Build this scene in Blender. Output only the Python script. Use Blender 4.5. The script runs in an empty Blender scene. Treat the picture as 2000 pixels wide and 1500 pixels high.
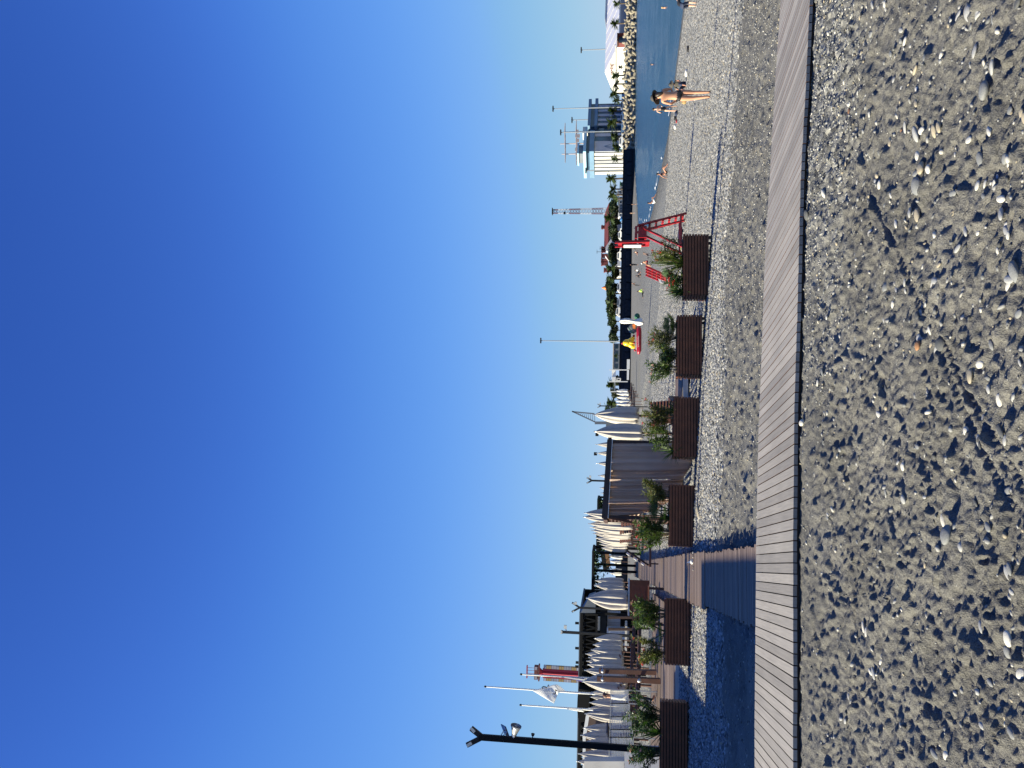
import bpy, bmesh, math, random
import numpy as np
from mathutils import Vector, Matrix
random.seed(7); rng = np.random.default_rng(7)
SC = bpy.context.scene
COL = SC.collection
R = math.radians
# ---------------------------------------------------------------- camera (the phone was held sideways: world up is picture left)
FPX, HOR, ROLL = 1600.0, 210.0, 0.018
PIT = math.atan(HOR / FPX)
F3 = np.array([0, math.cos(PIT), math.sin(PIT)])
_U = np.array([0, -math.sin(PIT), math.cos(PIT)]); _R = np.array([1.0, 0, 0])
UC = _U * math.cos(ROLL) - _R * math.sin(ROLL)
RC = _R * math.cos(ROLL) + _U * math.sin(ROLL)
EYE = np.array([0, 0, 1.6])
cam = bpy.data.cameras.new('camera'); co = bpy.data.objects.new('camera', cam); COL.objects.link(co)
cam.sensor_width = 36; cam.lens = 36 * FPX / 2000; cam.clip_start = 0.05; cam.clip_end = 9000
mx, my, mz = -UC, RC, -F3
co.matrix_world = Matrix(((mx[0], my[0], mz[0], 0), (mx[1], my[1], mz[1], 0), (mx[2], my[2], mz[2], 1.6), (0, 0, 0, 1)))
SC.camera = co
# ---------------------------------------------------------------- light
SUN_EL = R(27)
EA = R(12.3)                                   # the boardwalk's long axis
e2 = np.array([math.cos(EA), math.sin(EA)]); p2 = np.array([-math.sin(EA), math.cos(EA)])
sd = -e2 + 0.05 * p2; sd /= np.linalg.norm(sd)
TOSUN = Vector((sd[0] * math.cos(SUN_EL), sd[1] * math.cos(SUN_EL), math.sin(SUN_EL)))
W = bpy.data.worlds.new('World'); SC.world = W; W.use_nodes = True
nt = W.node_tree; bg = nt.nodes['Background']
sky = nt.nodes.new('ShaderNodeTexSky'); sky.sky_type = 'NISHITA'; sky.sun_disc = False
sky.sun_elevation = SUN_EL; sky.sun_rotation = math.atan2(TOSUN.x, TOSUN.y)
sky.altitude = 0; sky.air_density = 0.7; sky.dust_density = 0.0; sky.ozone_density = 6.0
EXPO, SKYS = 1.25, 0.065
GAIN, GOUT = 0.1546, SKYS * 2 ** EXPO
sp_ = nt.nodes.new('ShaderNodeSeparateColor'); cb_ = nt.nodes.new('ShaderNodeCombineColor'); nt.links.new(sky.outputs[0], sp_.inputs[0])
for ch, pts in enumerate((((0, 0), (.06, .034), (.12, .112), (.235, .232), (.485, .366), (1, .48), (2, .55)),
                          ((0, 0), (.13, .112), (.26, .31), (.474, .475), (.70, .565), (1, .62), (2, .68)),
                          ((0, 0), (.31, .48), (.565, .82), (.84, .885), (.955, .83), (1.2, .80), (2, .74)))):   # deeper, cleaner blue than the stock sky
    a_ = nt.nodes.new('ShaderNodeMath'); a_.operation = 'MULTIPLY'; a_.inputs[1].default_value = GAIN / 2; nt.links.new(sp_.outputs[ch], a_.inputs[0])
    c_ = nt.nodes.new('ShaderNodeFloatCurve'); cv = c_.mapping.curves[0]
    for i_, (x_, y_) in enumerate(pts):
        if i_ == 0: cv.points[0].location = (0, 0)
        elif i_ == len(pts) - 1: cv.points[len(cv.points) - 1].location = (x_ / 2, y_ / 2)
        else: cv.points.new(x_ / 2, y_ / 2)
    c_.mapping.update(); nt.links.new(a_.outputs[0], c_.inputs['Value'])
    d_ = nt.nodes.new('ShaderNodeMath'); d_.operation = 'MULTIPLY'; d_.inputs[1].default_value = 2 / GOUT; nt.links.new(c_.outputs[0], d_.inputs[0]); nt.links.new(d_.outputs[0], cb_.inputs[ch])
nt.links.new(cb_.outputs[0], bg.inputs[0]); bg.inputs[1].default_value = SKYS
sl = bpy.data.lights.new('sun', 'SUN'); sl.energy = 5.0; sl.angle = R(0.5); sl.color = (1, 0.92, 0.67)
so = bpy.data.objects.new('sun', sl); COL.objects.link(so)
so.rotation_euler = TOSUN.to_track_quat('Z', 'Y').to_euler()
SC.view_settings.view_transform = 'Standard'; SC.view_settings.look = 'None'
SC.view_settings.exposure = EXPO; SC.view_settings.gamma = 1

# ---------------------------------------------------------------- picture pixel (2000x1500) -> world
def ray(x, y): return FPX * F3 - (x - 1000) * UC + (750 - y) * RC
def at(x, y, D):
    d = ray(x, y); return EYE + d * (D / d[1])
def px(n, D): return n * D / FPX
PS = [-60, -30, -12, -3, -1.4, .3, 1.4, 2.2, 3.4, 4.3, 5.3, 6.7, 10, 13.7, 20, 30, 36.4, 45, 70, 140]
PZ = [1.1, .7, .35, .13, .10, .055, .015, -.03, -.09, -.16, -.23, -.34, -.62, -.92, -1.37, -1.92, -2.1, -2.7, -4, -6]
SEA = -2.1
def shore(t): return np.interp(t, [-300, 65, 96, 112, 140, 180, 248, 300, 420], [36.4, 36, 43.5, 48, 60, 78, 126, 170, 300])
def zbase(x, y):
    x = np.asarray(x, float); y = np.asarray(y, float)
    s = x * e2[0] + y * e2[1]; t = x * p2[0] + y * p2[1]
    z1 = np.interp(s - shore(t) + 36.4, PS, PZ)
    z1 = np.where(s < 20, np.interp(s, PS, PZ), z1)
    z2 = np.clip(SEA - (s - shore(t)) * 0.05, -5, -1.45)
    w = np.clip((t - 45) / 100, 0, 1); w = w * w * (3 - 2 * w)
    back = np.where(t < -20, 0, 0)
    return z1 * (1 - w) + z2 * w + back
def st(s, t, z=None):
    x, y = e2 * s + p2 * t
    return np.array([x, y, float(zbase(x, y)) if z is None else z])
def gnd(x, y):
    d = ray(x, y); k = 0.0
    lo, hi = 1.0, 500.0
    Ds = np.geomspace(2, 500, 1500)
    P = EYE + np.outer(Ds / d[1], d)
    h = P[:, 2] - zbase(P[:, 0], P[:, 1])
    i = np.argmax(h < 0)
    if h[i] >= 0: return P[-1]
    a, b = Ds[i - 1], Ds[i]
    D = a + (b - a) * h[i - 1] / (h[i - 1] - h[i])
    q = at(x, y, D); q[2] = zbase(q[0], q[1]); return q
# ---------------------------------------------------------------- object helpers
def tag(o, label=None, cat=None, group=None, kind=None):
    if label: o['label'] = label
    if cat: o['category'] = cat
    if group: o['group'] = group
    if kind: o['kind'] = kind
    return o
def thing(name, label, cat, loc=(0, 0, 0), rz=0, group=None):
    o = bpy.data.objects.new(name, None); COL.objects.link(o)
    o.location = Vector([float(v) for v in loc]); o.rotation_euler = (0, 0, rz); o.empty_display_size = 0.1
    return tag(o, label, cat, group)
def kids(o): return list(o.children)
def dup(o, loc, rz=0, sc=None, label=None, group=None, parent=None):
    c = o.copy(); COL.objects.link(c)
    if parent is None:
        c.location = Vector([float(v) for v in loc]); c.rotation_euler = (0, 0, rz)
        if sc is not None: c.scale = (sc, sc, sc) if not hasattr(sc, '__len__') else sc
        if label: c['label'] = label
        if group: c['group'] = group
    else: c.parent = parent
    for ch in kids(o): dup(ch, None, parent=c)
    return c
class MB:
    def __init__(s): s.v = []; s.f = []; s.m = []; s.k = 0
    def mi(s, k): s.k = k; return s
    def add(s, vs, fs):
        n = len(s.v); s.v += [tuple(float(c) for c in q) for q in vs]
        for q in fs: s.f.append(tuple(n + i for i in q)); s.m.append(s.k)
        return s
    def box(s, c, d, rz=0, M=None):
        x, y, z = [k / 2 for k in d]
        vs = [Vector((a * x, b * y, cc * z)) for a in (-1, 1) for b in (-1, 1) for cc in (-1, 1)]
        if rz: vs = [Matrix.Rotation(rz, 3, 'Z') @ v for v in vs]
        if M is not None: vs = [M @ v for v in vs]
        vs = [v + Vector([float(k) for k in c]) for v in vs]
        return s.add(vs, [(0, 1, 3, 2), (4, 6, 7, 5), (0, 4, 5, 1), (2, 3, 7, 6), (0, 2, 6, 4), (1, 5, 7, 3)])
    def bar(s, a, b, w, h=None, up=(0, 0, 1)):
        a = Vector([float(k) for k in a]); b = Vector([float(k) for k in b]); h = h or w
        d = b - a; L = d.length
        if L < 1e-6: return s
        z = d / L; u = Vector(up)
        if abs(z.dot(u)) > .98: u = Vector((1, 0, 0))
        x = u.cross(z).normalized(); y = z.cross(x)
        vs = [q + x * (sx * w / 2) + y * (sy * h / 2) for q in (a, b) for sx, sy in ((-1, -1), (1, -1), (1, 1), (-1, 1))]
        return s.add(vs, [(3, 2, 1, 0), (4, 5, 6, 7), (0, 1, 5, 4), (1, 2, 6, 5), (2, 3, 7, 6), (3, 0, 4, 7)])
    def tube(s, pts, rad, n=8, cap=True):
        pts = [Vector([float(k) for k in q]) for q in pts]
        if not hasattr(rad, '__len__'): rad = [rad] * len(pts)
        base = len(s.v); prev = None
        for i, q in enumerate(pts):
            d = (pts[min(i + 1, len(pts) - 1)] - pts[max(i - 1, 0)]).normalized()
            if prev is None:
                u = Vector((0, 0, 1)) if abs(d.z) < .9 else Vector((1, 0, 0))
                x = u.cross(d).normalized()
            else: x = (prev - d * prev.dot(d)).normalized()
            prev = x; y = d.cross(x)
            for k in range(n):
                a = 2 * math.pi * k / n
                s.v.append(tuple(q + (x * math.cos(a) + y * math.sin(a)) * rad[i]))
        for i in range(len(pts) - 1):
            for k in range(n):
                a, b = base + i * n + k, base + i * n + (k + 1) % n
                s.f.append((a, b, b + n, a + n)); s.m.append(s.k)
        if cap:
            s.f.append(tuple(base + k for k in range(n))[::-1]); s.m.append(s.k)
            l = base + (len(pts) - 1) * n
            s.f.append(tuple(l + k for k in range(n))); s.m.append(s.k)
        return s
    def lathe(s, prof, n=12, c=(0, 0, 0)):
        base = len(s.v)
        for r, z in prof:
            for k in range(n):
                a = 2 * math.pi * k / n; s.v.append((c[0] + r * math.cos(a), c[1] + r * math.sin(a), c[2] + z))
        for i in range(len(prof) - 1):
            for k in range(n):
                a, b = base + i * n + k, base + i * n + (k + 1) % n
                s.f.append((a, b, b + n, a + n)); s.m.append(s.k)
        return s
    def ell(s, c, r, n=10, m=7, rz=0):
        vs = []; fs = []
        for i in range(m + 1):
            th = math.pi * i / m
            for k in range(n):
                a = 2 * math.pi * k / n
                v = Vector((r[0] * math.sin(th) * math.cos(a), r[1] * math.sin(th) * math.sin(a), r[2] * math.cos(th)))
                if rz: v = Matrix.Rotation(rz, 3, 'Z') @ v
                vs.append(v + Vector([float(k2) for k2 in c]))
        for i in range(m):
            for k in range(n):
                fs.append((i * n + k, (i + 1) * n + k, (i + 1) * n + (k + 1) % n, i * n + (k + 1) % n))
        return s.add(vs, fs)
    def prism(s, poly, off):
        n = len(poly); off = np.array(off, float)
        a = [np.array(q, float) for q in poly]; b = [q + off for q in a]
        return s.add(a + b, [tuple(range(n))[::-1], tuple(range(n, 2 * n))] + [(i, (i + 1) % n, n + (i + 1) % n, n + i) for i in range(n)])
    def build(s, name, mats, parent=None, smooth=False, org=None):
        me = bpy.data.meshes.new(name)
        vs = s.v if org is None else [(a - org[0], b - org[1], c - org[2]) for a, b, c in s.v]
        me.from_pydata(vs, [], s.f)
        for m in (mats if isinstance(mats, (list, tuple)) else [mats]): me.materials.append(m)
        if max(s.m, default=0): me.polygons.foreach_set('material_index', s.m)
        bm = bmesh.new(); bm.from_mesh(me); bmesh.ops.recalc_face_normals(bm, faces=bm.faces); bm.to_mesh(me); bm.free()
        if smooth: me.polygons.foreach_set('use_smooth', [True] * len(me.polygons))
        o = bpy.data.objects.new(name, me); COL.objects.link(o)
        if org is not None and parent is None: o.location = Vector([float(k) for k in org])
        if parent is not None: o.parent = parent
        return o
def npmesh(name, v, f, mat, parent=None, smooth=False, attrs=None):
    """v (N,3), f (M,k) numpy"""
    me = bpy.data.meshes.new(name); v = np.ascontiguousarray(v, np.float32); f = np.ascontiguousarray(f, np.int32)
    k = f.shape[1]
    me.vertices.add(len(v)); me.vertices.foreach_set('co', v.ravel())
    me.loops.add(f.size); me.loops.foreach_set('vertex_index', f.ravel())
    me.polygons.add(len(f)); me.polygons.foreach_set('loop_start', np.arange(0, f.size, k, dtype=np.int32))
    me.polygons.foreach_set('loop_total', np.full(len(f), k, np.int32))
    if smooth: me.polygons.foreach_set('use_smooth', np.ones(len(f), bool))
    for an, (ty, arr) in (attrs or {}).items():
        a = me.attributes.new(an, ty, 'POINT')
        a.data.foreach_set('value' if ty == 'FLOAT' else 'color', np.ascontiguousarray(arr, np.float32).ravel())
    me.update(calc_edges=True); me.validate()
    me.materials.append(mat)
    o = bpy.data.objects.new(name, me); COL.objects.link(o)
    if parent is not None: o.parent = parent
    return o
# ---------------------------------------------------------------- materials
def mat(name, col, rough=.7, var=.0, vs=8.0, bump=0.0, bs=40.0, metal=0, spec=.5, stretch=None, attr=None, trans=0, sub=0):
    m = bpy.data.materials.new(name); m.use_nodes = True; t = m.node_tree; b = t.nodes['Principled BSDF']
    b.inputs['Base Color'].default_value = (*col, 1); b.inputs['Roughness'].default_value = rough; b.inputs['Metallic'].default_value = metal
    b.inputs['Specular IOR Level'].default_value = spec
    if trans: b.inputs['Transmission Weight'].default_value = trans
    if var or bump:
        tc = t.nodes.new('ShaderNodeTexCoord'); mp = t.nodes.new('ShaderNodeMapping'); t.links.new(tc.outputs['Object'], mp.inputs[0])
        if stretch: mp.inputs['Scale'].default_value = stretch
    if var:
        n = t.nodes.new('ShaderNodeTexNoise'); n.inputs['Scale'].default_value = vs; n.inputs['Detail'].default_value = 6
        t.links.new(mp.outputs[0], n.inputs['Vector'])
        r = t.nodes.new('ShaderNodeMapRange'); r.inputs[1].default_value = .3; r.inputs[2].default_value = .7
        r.inputs[3].default_value = 1 - var; r.inputs[4].default_value = 1 + var; t.links.new(n.outputs[0], r.inputs[0])
        mu = t.nodes.new('ShaderNodeVectorMath'); mu.operation = 'MULTIPLY'; mu.inputs[0].default_value = col
        if attr:
            an = t.nodes.new('ShaderNodeAttribute'); an.attribute_name = attr; t.links.new(an.outputs['Color'], mu.inputs[0])
        t.links.new(r.outputs[0], mu.inputs[1]); t.links.new(mu.outputs[0], b.inputs['Base Color'])
    elif attr:
        an = t.nodes.new('ShaderNodeAttribute'); an.attribute_name = attr; t.links.new(an.outputs['Color'], b.inputs['Base Color'])
    if bump:
        n2 = t.nodes.new('ShaderNodeTexNoise'); n2.inputs['Scale'].default_value = bs; n2.inputs['Detail'].default_value = 4
        t.links.new(mp.outputs[0], n2.inputs['Vector'])
        bp = t.nodes.new('ShaderNodeBump'); bp.inputs['Strength'].default_value = bump; bp.inputs['Distance'].default_value = .02
        t.links.new(n2.outputs[0], bp.inputs['Height']); t.links.new(bp.outputs[0], b.inputs['Normal'])
    return m
def leafmat(name, col, var=.35):
    m = mat(name, col, .55, var, 3.0); t = m.node_tree; b = t.nodes['Principled BSDF']
    tr = t.nodes.new('ShaderNodeBsdfTranslucent'); tr.inputs[0].default_value = (col[0] * 1.5, col[1] * 1.6, col[2] * .8, 1)
    mx = t.nodes.new('ShaderNodeMixShader'); mx.inputs[0].default_value = .25
    t.links.new(b.outputs[0], mx.inputs[1]); t.links.new(tr.outputs[0], mx.inputs[2]); t.links.new(mx.outputs[0], t.nodes['Material Output'].inputs[0])
    return m
def leafmat_(name, col):
    m = mat(name, col, .8); t = m.node_tree; b = t.nodes['Principled BSDF']; tr = t.nodes.new('ShaderNodeBsdfTranslucent'); tr.inputs[0].default_value = (*col, 1)
    mx = t.nodes.new('ShaderNodeMixShader'); mx.inputs[0].default_value = .5
    t.links.new(b.outputs[0], mx.inputs[1]); t.links.new(tr.outputs[0], mx.inputs[2]); t.links.new(mx.outputs[0], t.nodes['Material Output'].inputs[0]); return m
M = {}
M['board'] = mat('weathered_board', (.30, .265, .25), .75, .16, 3, .25, 30, stretch=(1, 1, 1))
M['board2'] = mat('brown_board', (.155, .10, .077), .7, .25, 6, .2, 30)
M['slat'] = mat('planter_slat', (.165, .05, .018), .55, .3, 5, .15, 40)
M['soil'] = mat('soil', (.05, .04, .03), .95, .3, 20, .5, 60)
M['darkwood'] = mat('dark_wood', (.055, .025, .018), .6, .3, 6)
M['brownwood'] = mat('brown_wood', (.10, .04, .026), .6, .25, 6)
M['lightwood'] = mat('light_wood', (.36, .2, .11), .6, .25, 6)
M['black'] = mat('black_metal', (.008, .008, .009), .7, spec=.15)
M['dkgrey'] = mat('dark_grey_paint', (.02, .021, .024), .65, .2, 4, spec=.2)
M['steel'] = mat('grey_steel', (.42, .43, .45), .35, .1, 4, metal=.6)
M['white'] = mat('white_paint', (.78, .77, .74), .55, .06, 3)
M['offwhite'] = mat('off_white_render', (.62, .59, .54), .8, .1, 2)
M['canvas'] = mat('pale_canvas', (.46, .425, .39), .9, .08, 4, .15, 90)
M['whitecanvas'] = mat('white_canvas', (.74, .71, .66), .9, .06, 4)
M['flagcloth'] = leafmat_('flag_cloth', (.9, .9, .9)); M['flagblue'] = leafmat_('flag_blue', (.04, .12, .5))
M['curtain'] = mat('taupe_curtain', (.64, .50, .42), .9, .06, 3, .1, 120)
M['red'] = mat('red_paint', (.27, .008, .014), .4, .15, 4)
M['redroof'] = mat('red_roof', (.13, .028, .026), .7, .15, .3)
M['towerred'] = mat('tower_red', (.34, .018, .042), .6)
M['concrete'] = mat('concrete', (.25, .222, .172), .9, .2, .8, .3, 6)
M['darkstone'] = mat('dark_stone', (.022, .026, .036), .95, .35, 1.5, .4, 3, spec=.1)
M['glass'] = mat('blue_glass', (.04, .09, .15), .12, .3, .3)
M['glassd'] = mat('dark_glass', (.015, .035, .06), .12)
M['bluepanel'] = mat('blue_panel', (.12, .22, .34), .45, .1, .5)
M['cyanpanel'] = mat('pale_blue_panel', (.30, .52, .66), .45)
M['paleblue'] = mat('pale_column', (.42, .44, .5), .7, .08, .5)
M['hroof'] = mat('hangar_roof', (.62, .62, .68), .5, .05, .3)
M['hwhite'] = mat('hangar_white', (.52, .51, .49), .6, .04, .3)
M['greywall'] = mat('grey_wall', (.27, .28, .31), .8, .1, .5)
M['slate'] = mat('slate_grey', (.13, .15, .18), .7, .1, .5)
M['pink'] = mat('pink_timber', (.40, .32, .31), .7)
M['trunk'] = mat('palm_trunk', (.10, .075, .055), .9, .3, 3)
M['bark'] = mat('bark', (.13, .10, .07), .9, .3, 5)
M['palm'] = leafmat('palm_leaf', (.045, .07, .022))
M['tree'] = leafmat('tree_leaf', (.022, .041, .014))
M['tree2'] = leafmat('olive_leaf', (.04, .05, .018))
M['leaf'] = leafmat('oleander_leaf', (.062, .106, .025))
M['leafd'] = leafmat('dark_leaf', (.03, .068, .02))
M['leafo'] = leafmat('olive_oleander_leaf', (.105, .12, .04))
M['yucca'] = leafmat('yucca_leaf', (.10, .14, .035))
M['dry'] = leafmat('dry_leaf', (.30, .24, .09))
M['yel'] = leafmat('yellow_green_leaf', (.16, .19, .015))
M['fpink'] = leafmat('pink_flower', (.62, .16, .22), .2)
M['fpale'] = leafmat('pale_pink_flower', (.72, .42, .48), .2)
M['fred'] = leafmat('red_flower', (.60, .05, .06), .2)
M['skin'] = mat('skin', (.52, .27, .17), .55)
M['skin2'] = mat('tanned_skin', (.40, .19, .12), .55)
M['skin3'] = mat('pale_skin', (.62, .38, .27), .55)
M['hair'] = mat('dark_hair', (.02, .012, .01), .5)
M['hairb'] = mat('blond_hair', (.42, .30, .15), .6)
M['swim'] = mat('black_swimwear', (.012, .012, .015), .7)
M['navy'] = mat('navy_cloth', (.02, .03, .07), .8)
M['hat'] = mat('dark_hat', (.06, .055, .05), .9)
M['yellow'] = mat('yellow_vinyl', (.78, .52, .02), .35)
M['raft'] = mat('red_vinyl', (.30, .012, .03), .35)
M['grey'] = mat('grey_vinyl', (.13, .14, .15), .5)
M['orange'] = mat('orange_vinyl', (.7, .2, .04), .45)
M['green'] = mat('green_cloth', (.03, .14, .08), .7)
M['bluef'] = mat('blue_cloth', (.03, .10, .42), .7)
M['bluebr'] = mat('bright_blue', (.05, .2, .5), .6)
M['tan'] = mat('tan_straw', (.34, .23, .10), .9, .3, 30)
M['brownc'] = mat('brown_cloth', (.10, .065, .06), .85)
M['neon'] = mat('lime_cloth', (.5, .75, .12), .7)
M['lampg'] = mat('lamp_lens', (.62, .62, .58), .25)
M['solar'] = mat('solar_cell', (.01, .012, .03), .15)
M['checker'] = mat('tower_glass', (.32, .31, .36), .4, .35, .5)
M['foam'] = mat('foam', (.72, .75, .78), .7)
TONES = {'white': (.52, .50, .46), 'pale': (.33, .33, .33), 'grey': (.19, .195, .20), 'dark': (.075, .078, .082), 'beige': (.36, .31, .23), 'rust': (.34, .17, .08)}
for k, c in TONES.items(): M['st_' + k] = mat(k + '_stone', c, .75, .22, 9, .25, 60)
M['gravel'] = mat('gravel', (.3, .3, .3), .8, .2, 40, attr='col')
M['beam'] = mat('dark_brown_beam', (.035, .022, .02), .6, .2, 5)
M['fence'] = mat('fence_glass', (.42, .45, .5), .15)
# translucent fence glass: thin pane, mostly clear
def clear(name, col, a):
    m = bpy.data.materials.new(name); m.use_nodes = True; t = m.node_tree; b = t.nodes['Principled BSDF']
    b.inputs['Base Color'].default_value = (*col, 1); b.inputs['Roughness'].default_value = .08; b.inputs['Alpha'].default_value = a
    return m
M['pane'] = clear('clear_pane', (.5, .55, .62), .3)

# ---------------------------------------------------------------- ground: trampled sand and shingle
def fbm(h, w, lo, hi, slope=1.0):
    """filtered noise, wavelengths between lo and hi (in cells)"""
    n = rng.standard_normal((h, w)); f = np.fft.rfft2(n)
    fy = np.fft.fftfreq(h)[:, None]; fx = np.fft.rfftfreq(w)[None]
    k = np.sqrt(fx * fx + fy * fy) + 1e-9
    f *= np.where((k > 1 / hi) & (k < 1 / lo), k ** (-1 - slope), 0)
    z = np.fft.irfft2(f, s=(h, w)); return z / z.std()
class Raster:
    def __init__(s, x0, x1, y0, y1, res):
        s.x0, s.y0, s.res = x0, y0, res; s.w = int((x1 - x0) / res); s.h = int((y1 - y0) / res)
        s.z = np.zeros((s.h, s.w))
    def sample(s, x, y):
        fx = (x - s.x0) / s.res; fy = (y - s.y0) / s.res
        ok = (fx > 1) & (fx < s.w - 2) & (fy > 1) & (fy < s.h - 2)
        fx = np.clip(fx, 1, s.w - 2.001); fy = np.clip(fy, 1, s.h - 2.001)
        i = fy.astype(int); j = fx.astype(int); a = fx - j; b = fy - i; z = s.z
        v = (z[i, j] * (1 - a) + z[i, j + 1] * a) * (1 - b) + (z[i + 1, j] * (1 - a) + z[i + 1, j + 1] * a) * b
        ed = np.minimum(np.minimum(fx, s.w - fx), np.minimum(fy, s.h - fy)) * s.res
        return np.where(ok, v * np.clip(ed / .3, 0, 1), 0)
    def stamp(s, cx, cy, ang, ln, wd, dep, tread=0, heel=True):
        r = int(ln * 1.7 / s.res); ci = int((cy - s.y0) / s.res); cj = int((cx - s.x0) / s.res)
        i0, i1, j0, j1 = max(ci - r, 0), min(ci + r, s.h), max(cj - r, 0), min(cj + r, s.w)
        if i1 - i0 < 3 or j1 - j0 < 3: return
        Y, X = np.mgrid[i0:i1, j0:j1]; dx = (X - cj) * s.res; dy = (Y - ci) * s.res
        a = dx * math.cos(ang) + dy * math.sin(ang); b = -dx * math.sin(ang) + dy * math.cos(ang)
        wl = wd * (1 + .25 * np.sin(a / ln * 2.2)) if heel else wd
        q = np.sqrt((a / ln) ** 2 + (b / wl) ** 2)
        m = np.clip((1.12 - q) / .3, 0, 1); m = m * m * (3 - 2 * m)
        new = -dep * (1 + .5 * a / ln)
        if tread: new = new + .0022 * np.sign(np.sin(a * 2 * math.pi / .022)) * (np.abs(b) < wd * .8)
        rim = .42 * dep * np.exp(-((q - 1.25) / .2) ** 2)
        z = s.z[i0:i1, j0:j1]
        s.z[i0:i1, j0:j1] = z * (1 - m) + (z * .35 + new) * m + rim
NEAR = Raster(-5, 7, 2.2, 10.2, .007)
NEAR.z = fbm(NEAR.h, NEAR.w, 6, 60, .4) * .009
_r = fbm(NEAR.h, NEAR.w // 4 + 1, 5, 40, .5); _xi = np.arange(NEAR.w) / 4.0; _a = _xi.astype(int); _f = _xi - _a     # wind and foot ridges running along the beach
_a1 = np.minimum(_a + 1, _r.shape[1] - 1); NEAR.z += (_r[:, _a] * (1 - _f) + _r[:, _a1] * _f) * .0075
for k in range(7000):
    x = random.uniform(-5, 7); y = random.uniform(2.2, 10); fl = .88 - .36 * min(max((x + .6) / 1.6, 0), 1)
    big = random.random()
    if big < .06: NEAR.stamp(x, y, random.gauss(EA, .9), random.uniform(.10, .14), random.uniform(.038, .05), random.uniform(.008, .017) * fl, tread=random.random() < .6)
    else: NEAR.stamp(x, y, random.uniform(0, 6.3), random.uniform(.018, .055), random.uniform(.014, .036), random.uniform(.006, .0165) * fl, heel=False)
NEAR.z += fbm(NEAR.h, NEAR.w, 2.5, 14, .3) * .0026
# the bicycle tyre tracks crossing the sand
def track(pts, wd, dep):
    P = [gnd(*q) for q in pts]; X = []
    for a, b in zip(P[:-1], P[1:]):
        n = max(int(np.linalg.norm(b - a) / .011), 1)
        for i in range(n): X.append((a + (b - a) * i / n, math.atan2(b[1] - a[1], b[0] - a[0])))
    for i, (q, an) in enumerate(X):
        r = int(.1 / NEAR.res); ci = int((q[1] - NEAR.y0) / NEAR.res); cj = int((q[0] - NEAR.x0) / NEAR.res)
        if ci < r or cj < r or ci + r >= NEAR.h or cj + r >= NEAR.w: continue
        Y, Xx = np.mgrid[ci - r:ci + r, cj - r:cj + r]; dx = (Xx - cj) * NEAR.res; dy = (Y - ci) * NEAR.res
        a = dx * math.cos(an) + dy * math.sin(an); b = -dx * math.sin(an) + dy * math.cos(an)
        m = (np.abs(a) < .011) * np.clip((wd - np.abs(b)) / .008, 0, 1)
        rim = (np.abs(a) < .011) * np.exp(-((np.abs(b) - wd * 1.35) / (wd * .35)) ** 2) * dep * .18
        tr = -dep + (dep * .75 if (i % 4) < 2 else 0) * ((np.abs(b) > wd * .15))
        z = NEAR.z[ci - r:ci + r, cj - r:cj + r]
        NEAR.z[ci - r:ci + r, cj - r:cj + r] = z * (1 - m) + (z * .3 + tr) * m + rim
track([(1672, 200), (1680, 290), (1697, 350), (1712, 400), (1740, 460), (1772, 520), (1800, 590), (1832, 650), (1858, 700), (1888, 750), (1925, 830), (1962, 890), (1999, 950)], .032, .016)
track([(1690, 360), (1722, 425), (1752, 490), (1780, 560), (1806, 620), (1838, 690), (1870, 770), (1905, 850), (1945, 930), (1980, 990)], .028, .015)
MID = Raster(-12, 18, 9.5, 30, .022)
MID.z = fbm(MID.h, MID.w, 3, 30, .4) * .011
for k in range(9000):
    x = random.uniform(-12, 18); y = random.uniform(9.5, 22)
    MID.stamp(x, y, random.uniform(0, 6.3), random.uniform(.05, .10), random.uniform(.04, .06), random.uniform(.010, .022), heel=False)
def pebmask(x, y):
    s = x * e2[0] + y * e2[1]; t = x * p2[0] + y * p2[1]
    n = .5 * np.sin(s * 1.3 + 1) + .35 * np.sin(s * 3.1 + t) + .25 * np.sin(s * 7.3 - t * 2)
    tb = 12.3 + .25 * np.clip(s, -2, 8) + n * .5
    m = np.clip((t - tb) / 1.2, 0, 1)
    tf = 5.55 + .10 * (4 - s) + .25 * n                                           # strip of gravel in front of the boardwalk, widening to the right
    m2 = np.clip((t - tf) / .5, 0, 1) * (t < 7.2) * np.clip((s - .6) / 3.5, 0, 1) * .75
    return np.maximum(m, m2)
def detail(x, y):
    t = x * p2[0] + y * p2[1]
    n = NEAR.sample(x, y); m = MID.sample(x, y)
    w = np.clip((t - 9.0) / .5, 0, 1)
    under = ((t > 6.9) & (t < 8.7)); lift = .09 * np.clip((t - 5.9) / .85, 0, 1) * np.clip((9.6 - t) / .8, 0, 1)
    d = n * (1 - w) + m * w * (1 - .75 * pebmask(x, y))
    return np.where(under, np.minimum(d, 0) * .5, d * (1 - .5 * np.clip((t - 6.3) / .5, 0, 1) * (t < 8.9))) + lift
def ztop(x, y): return zbase(x, y) + detail(np.asarray(x, float), np.asarray(y, float))
th = [0.0]; d = .0019
while th[-1] < math.pi:
    if th[-1] > .62: d *= 1.12
    th.append(min(th[-1] + d, math.pi))
th = np.array(th); TH = np.concatenate([-th[::-1][:-1], th])
rr = [.4]
while rr[-1] < 2.2: rr.append(rr[-1] * 1.12)
while rr[-1] < 9.5: rr.append(rr[-1] * 1.0023)
while rr[-1] < 24: rr.append(rr[-1] * 1.0035)
while rr[-1] < 4000: rr.append(rr[-1] * 1.022)
RR = np.array(rr)
TT, RG = np.meshgrid(TH, RR); gx = RG * np.sin(TT); gy = RG * np.cos(TT)
gz = ztop(gx, gy)
nr, nth = gx.shape
idx = np.arange(nr * nth).reshape(nr, nth)
fc = np.stack([idx[:-1, :-1], idx[:-1, 1:], idx[1:, 1:], idx[1:, :-1]], -1).reshape(-1, 4)
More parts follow.
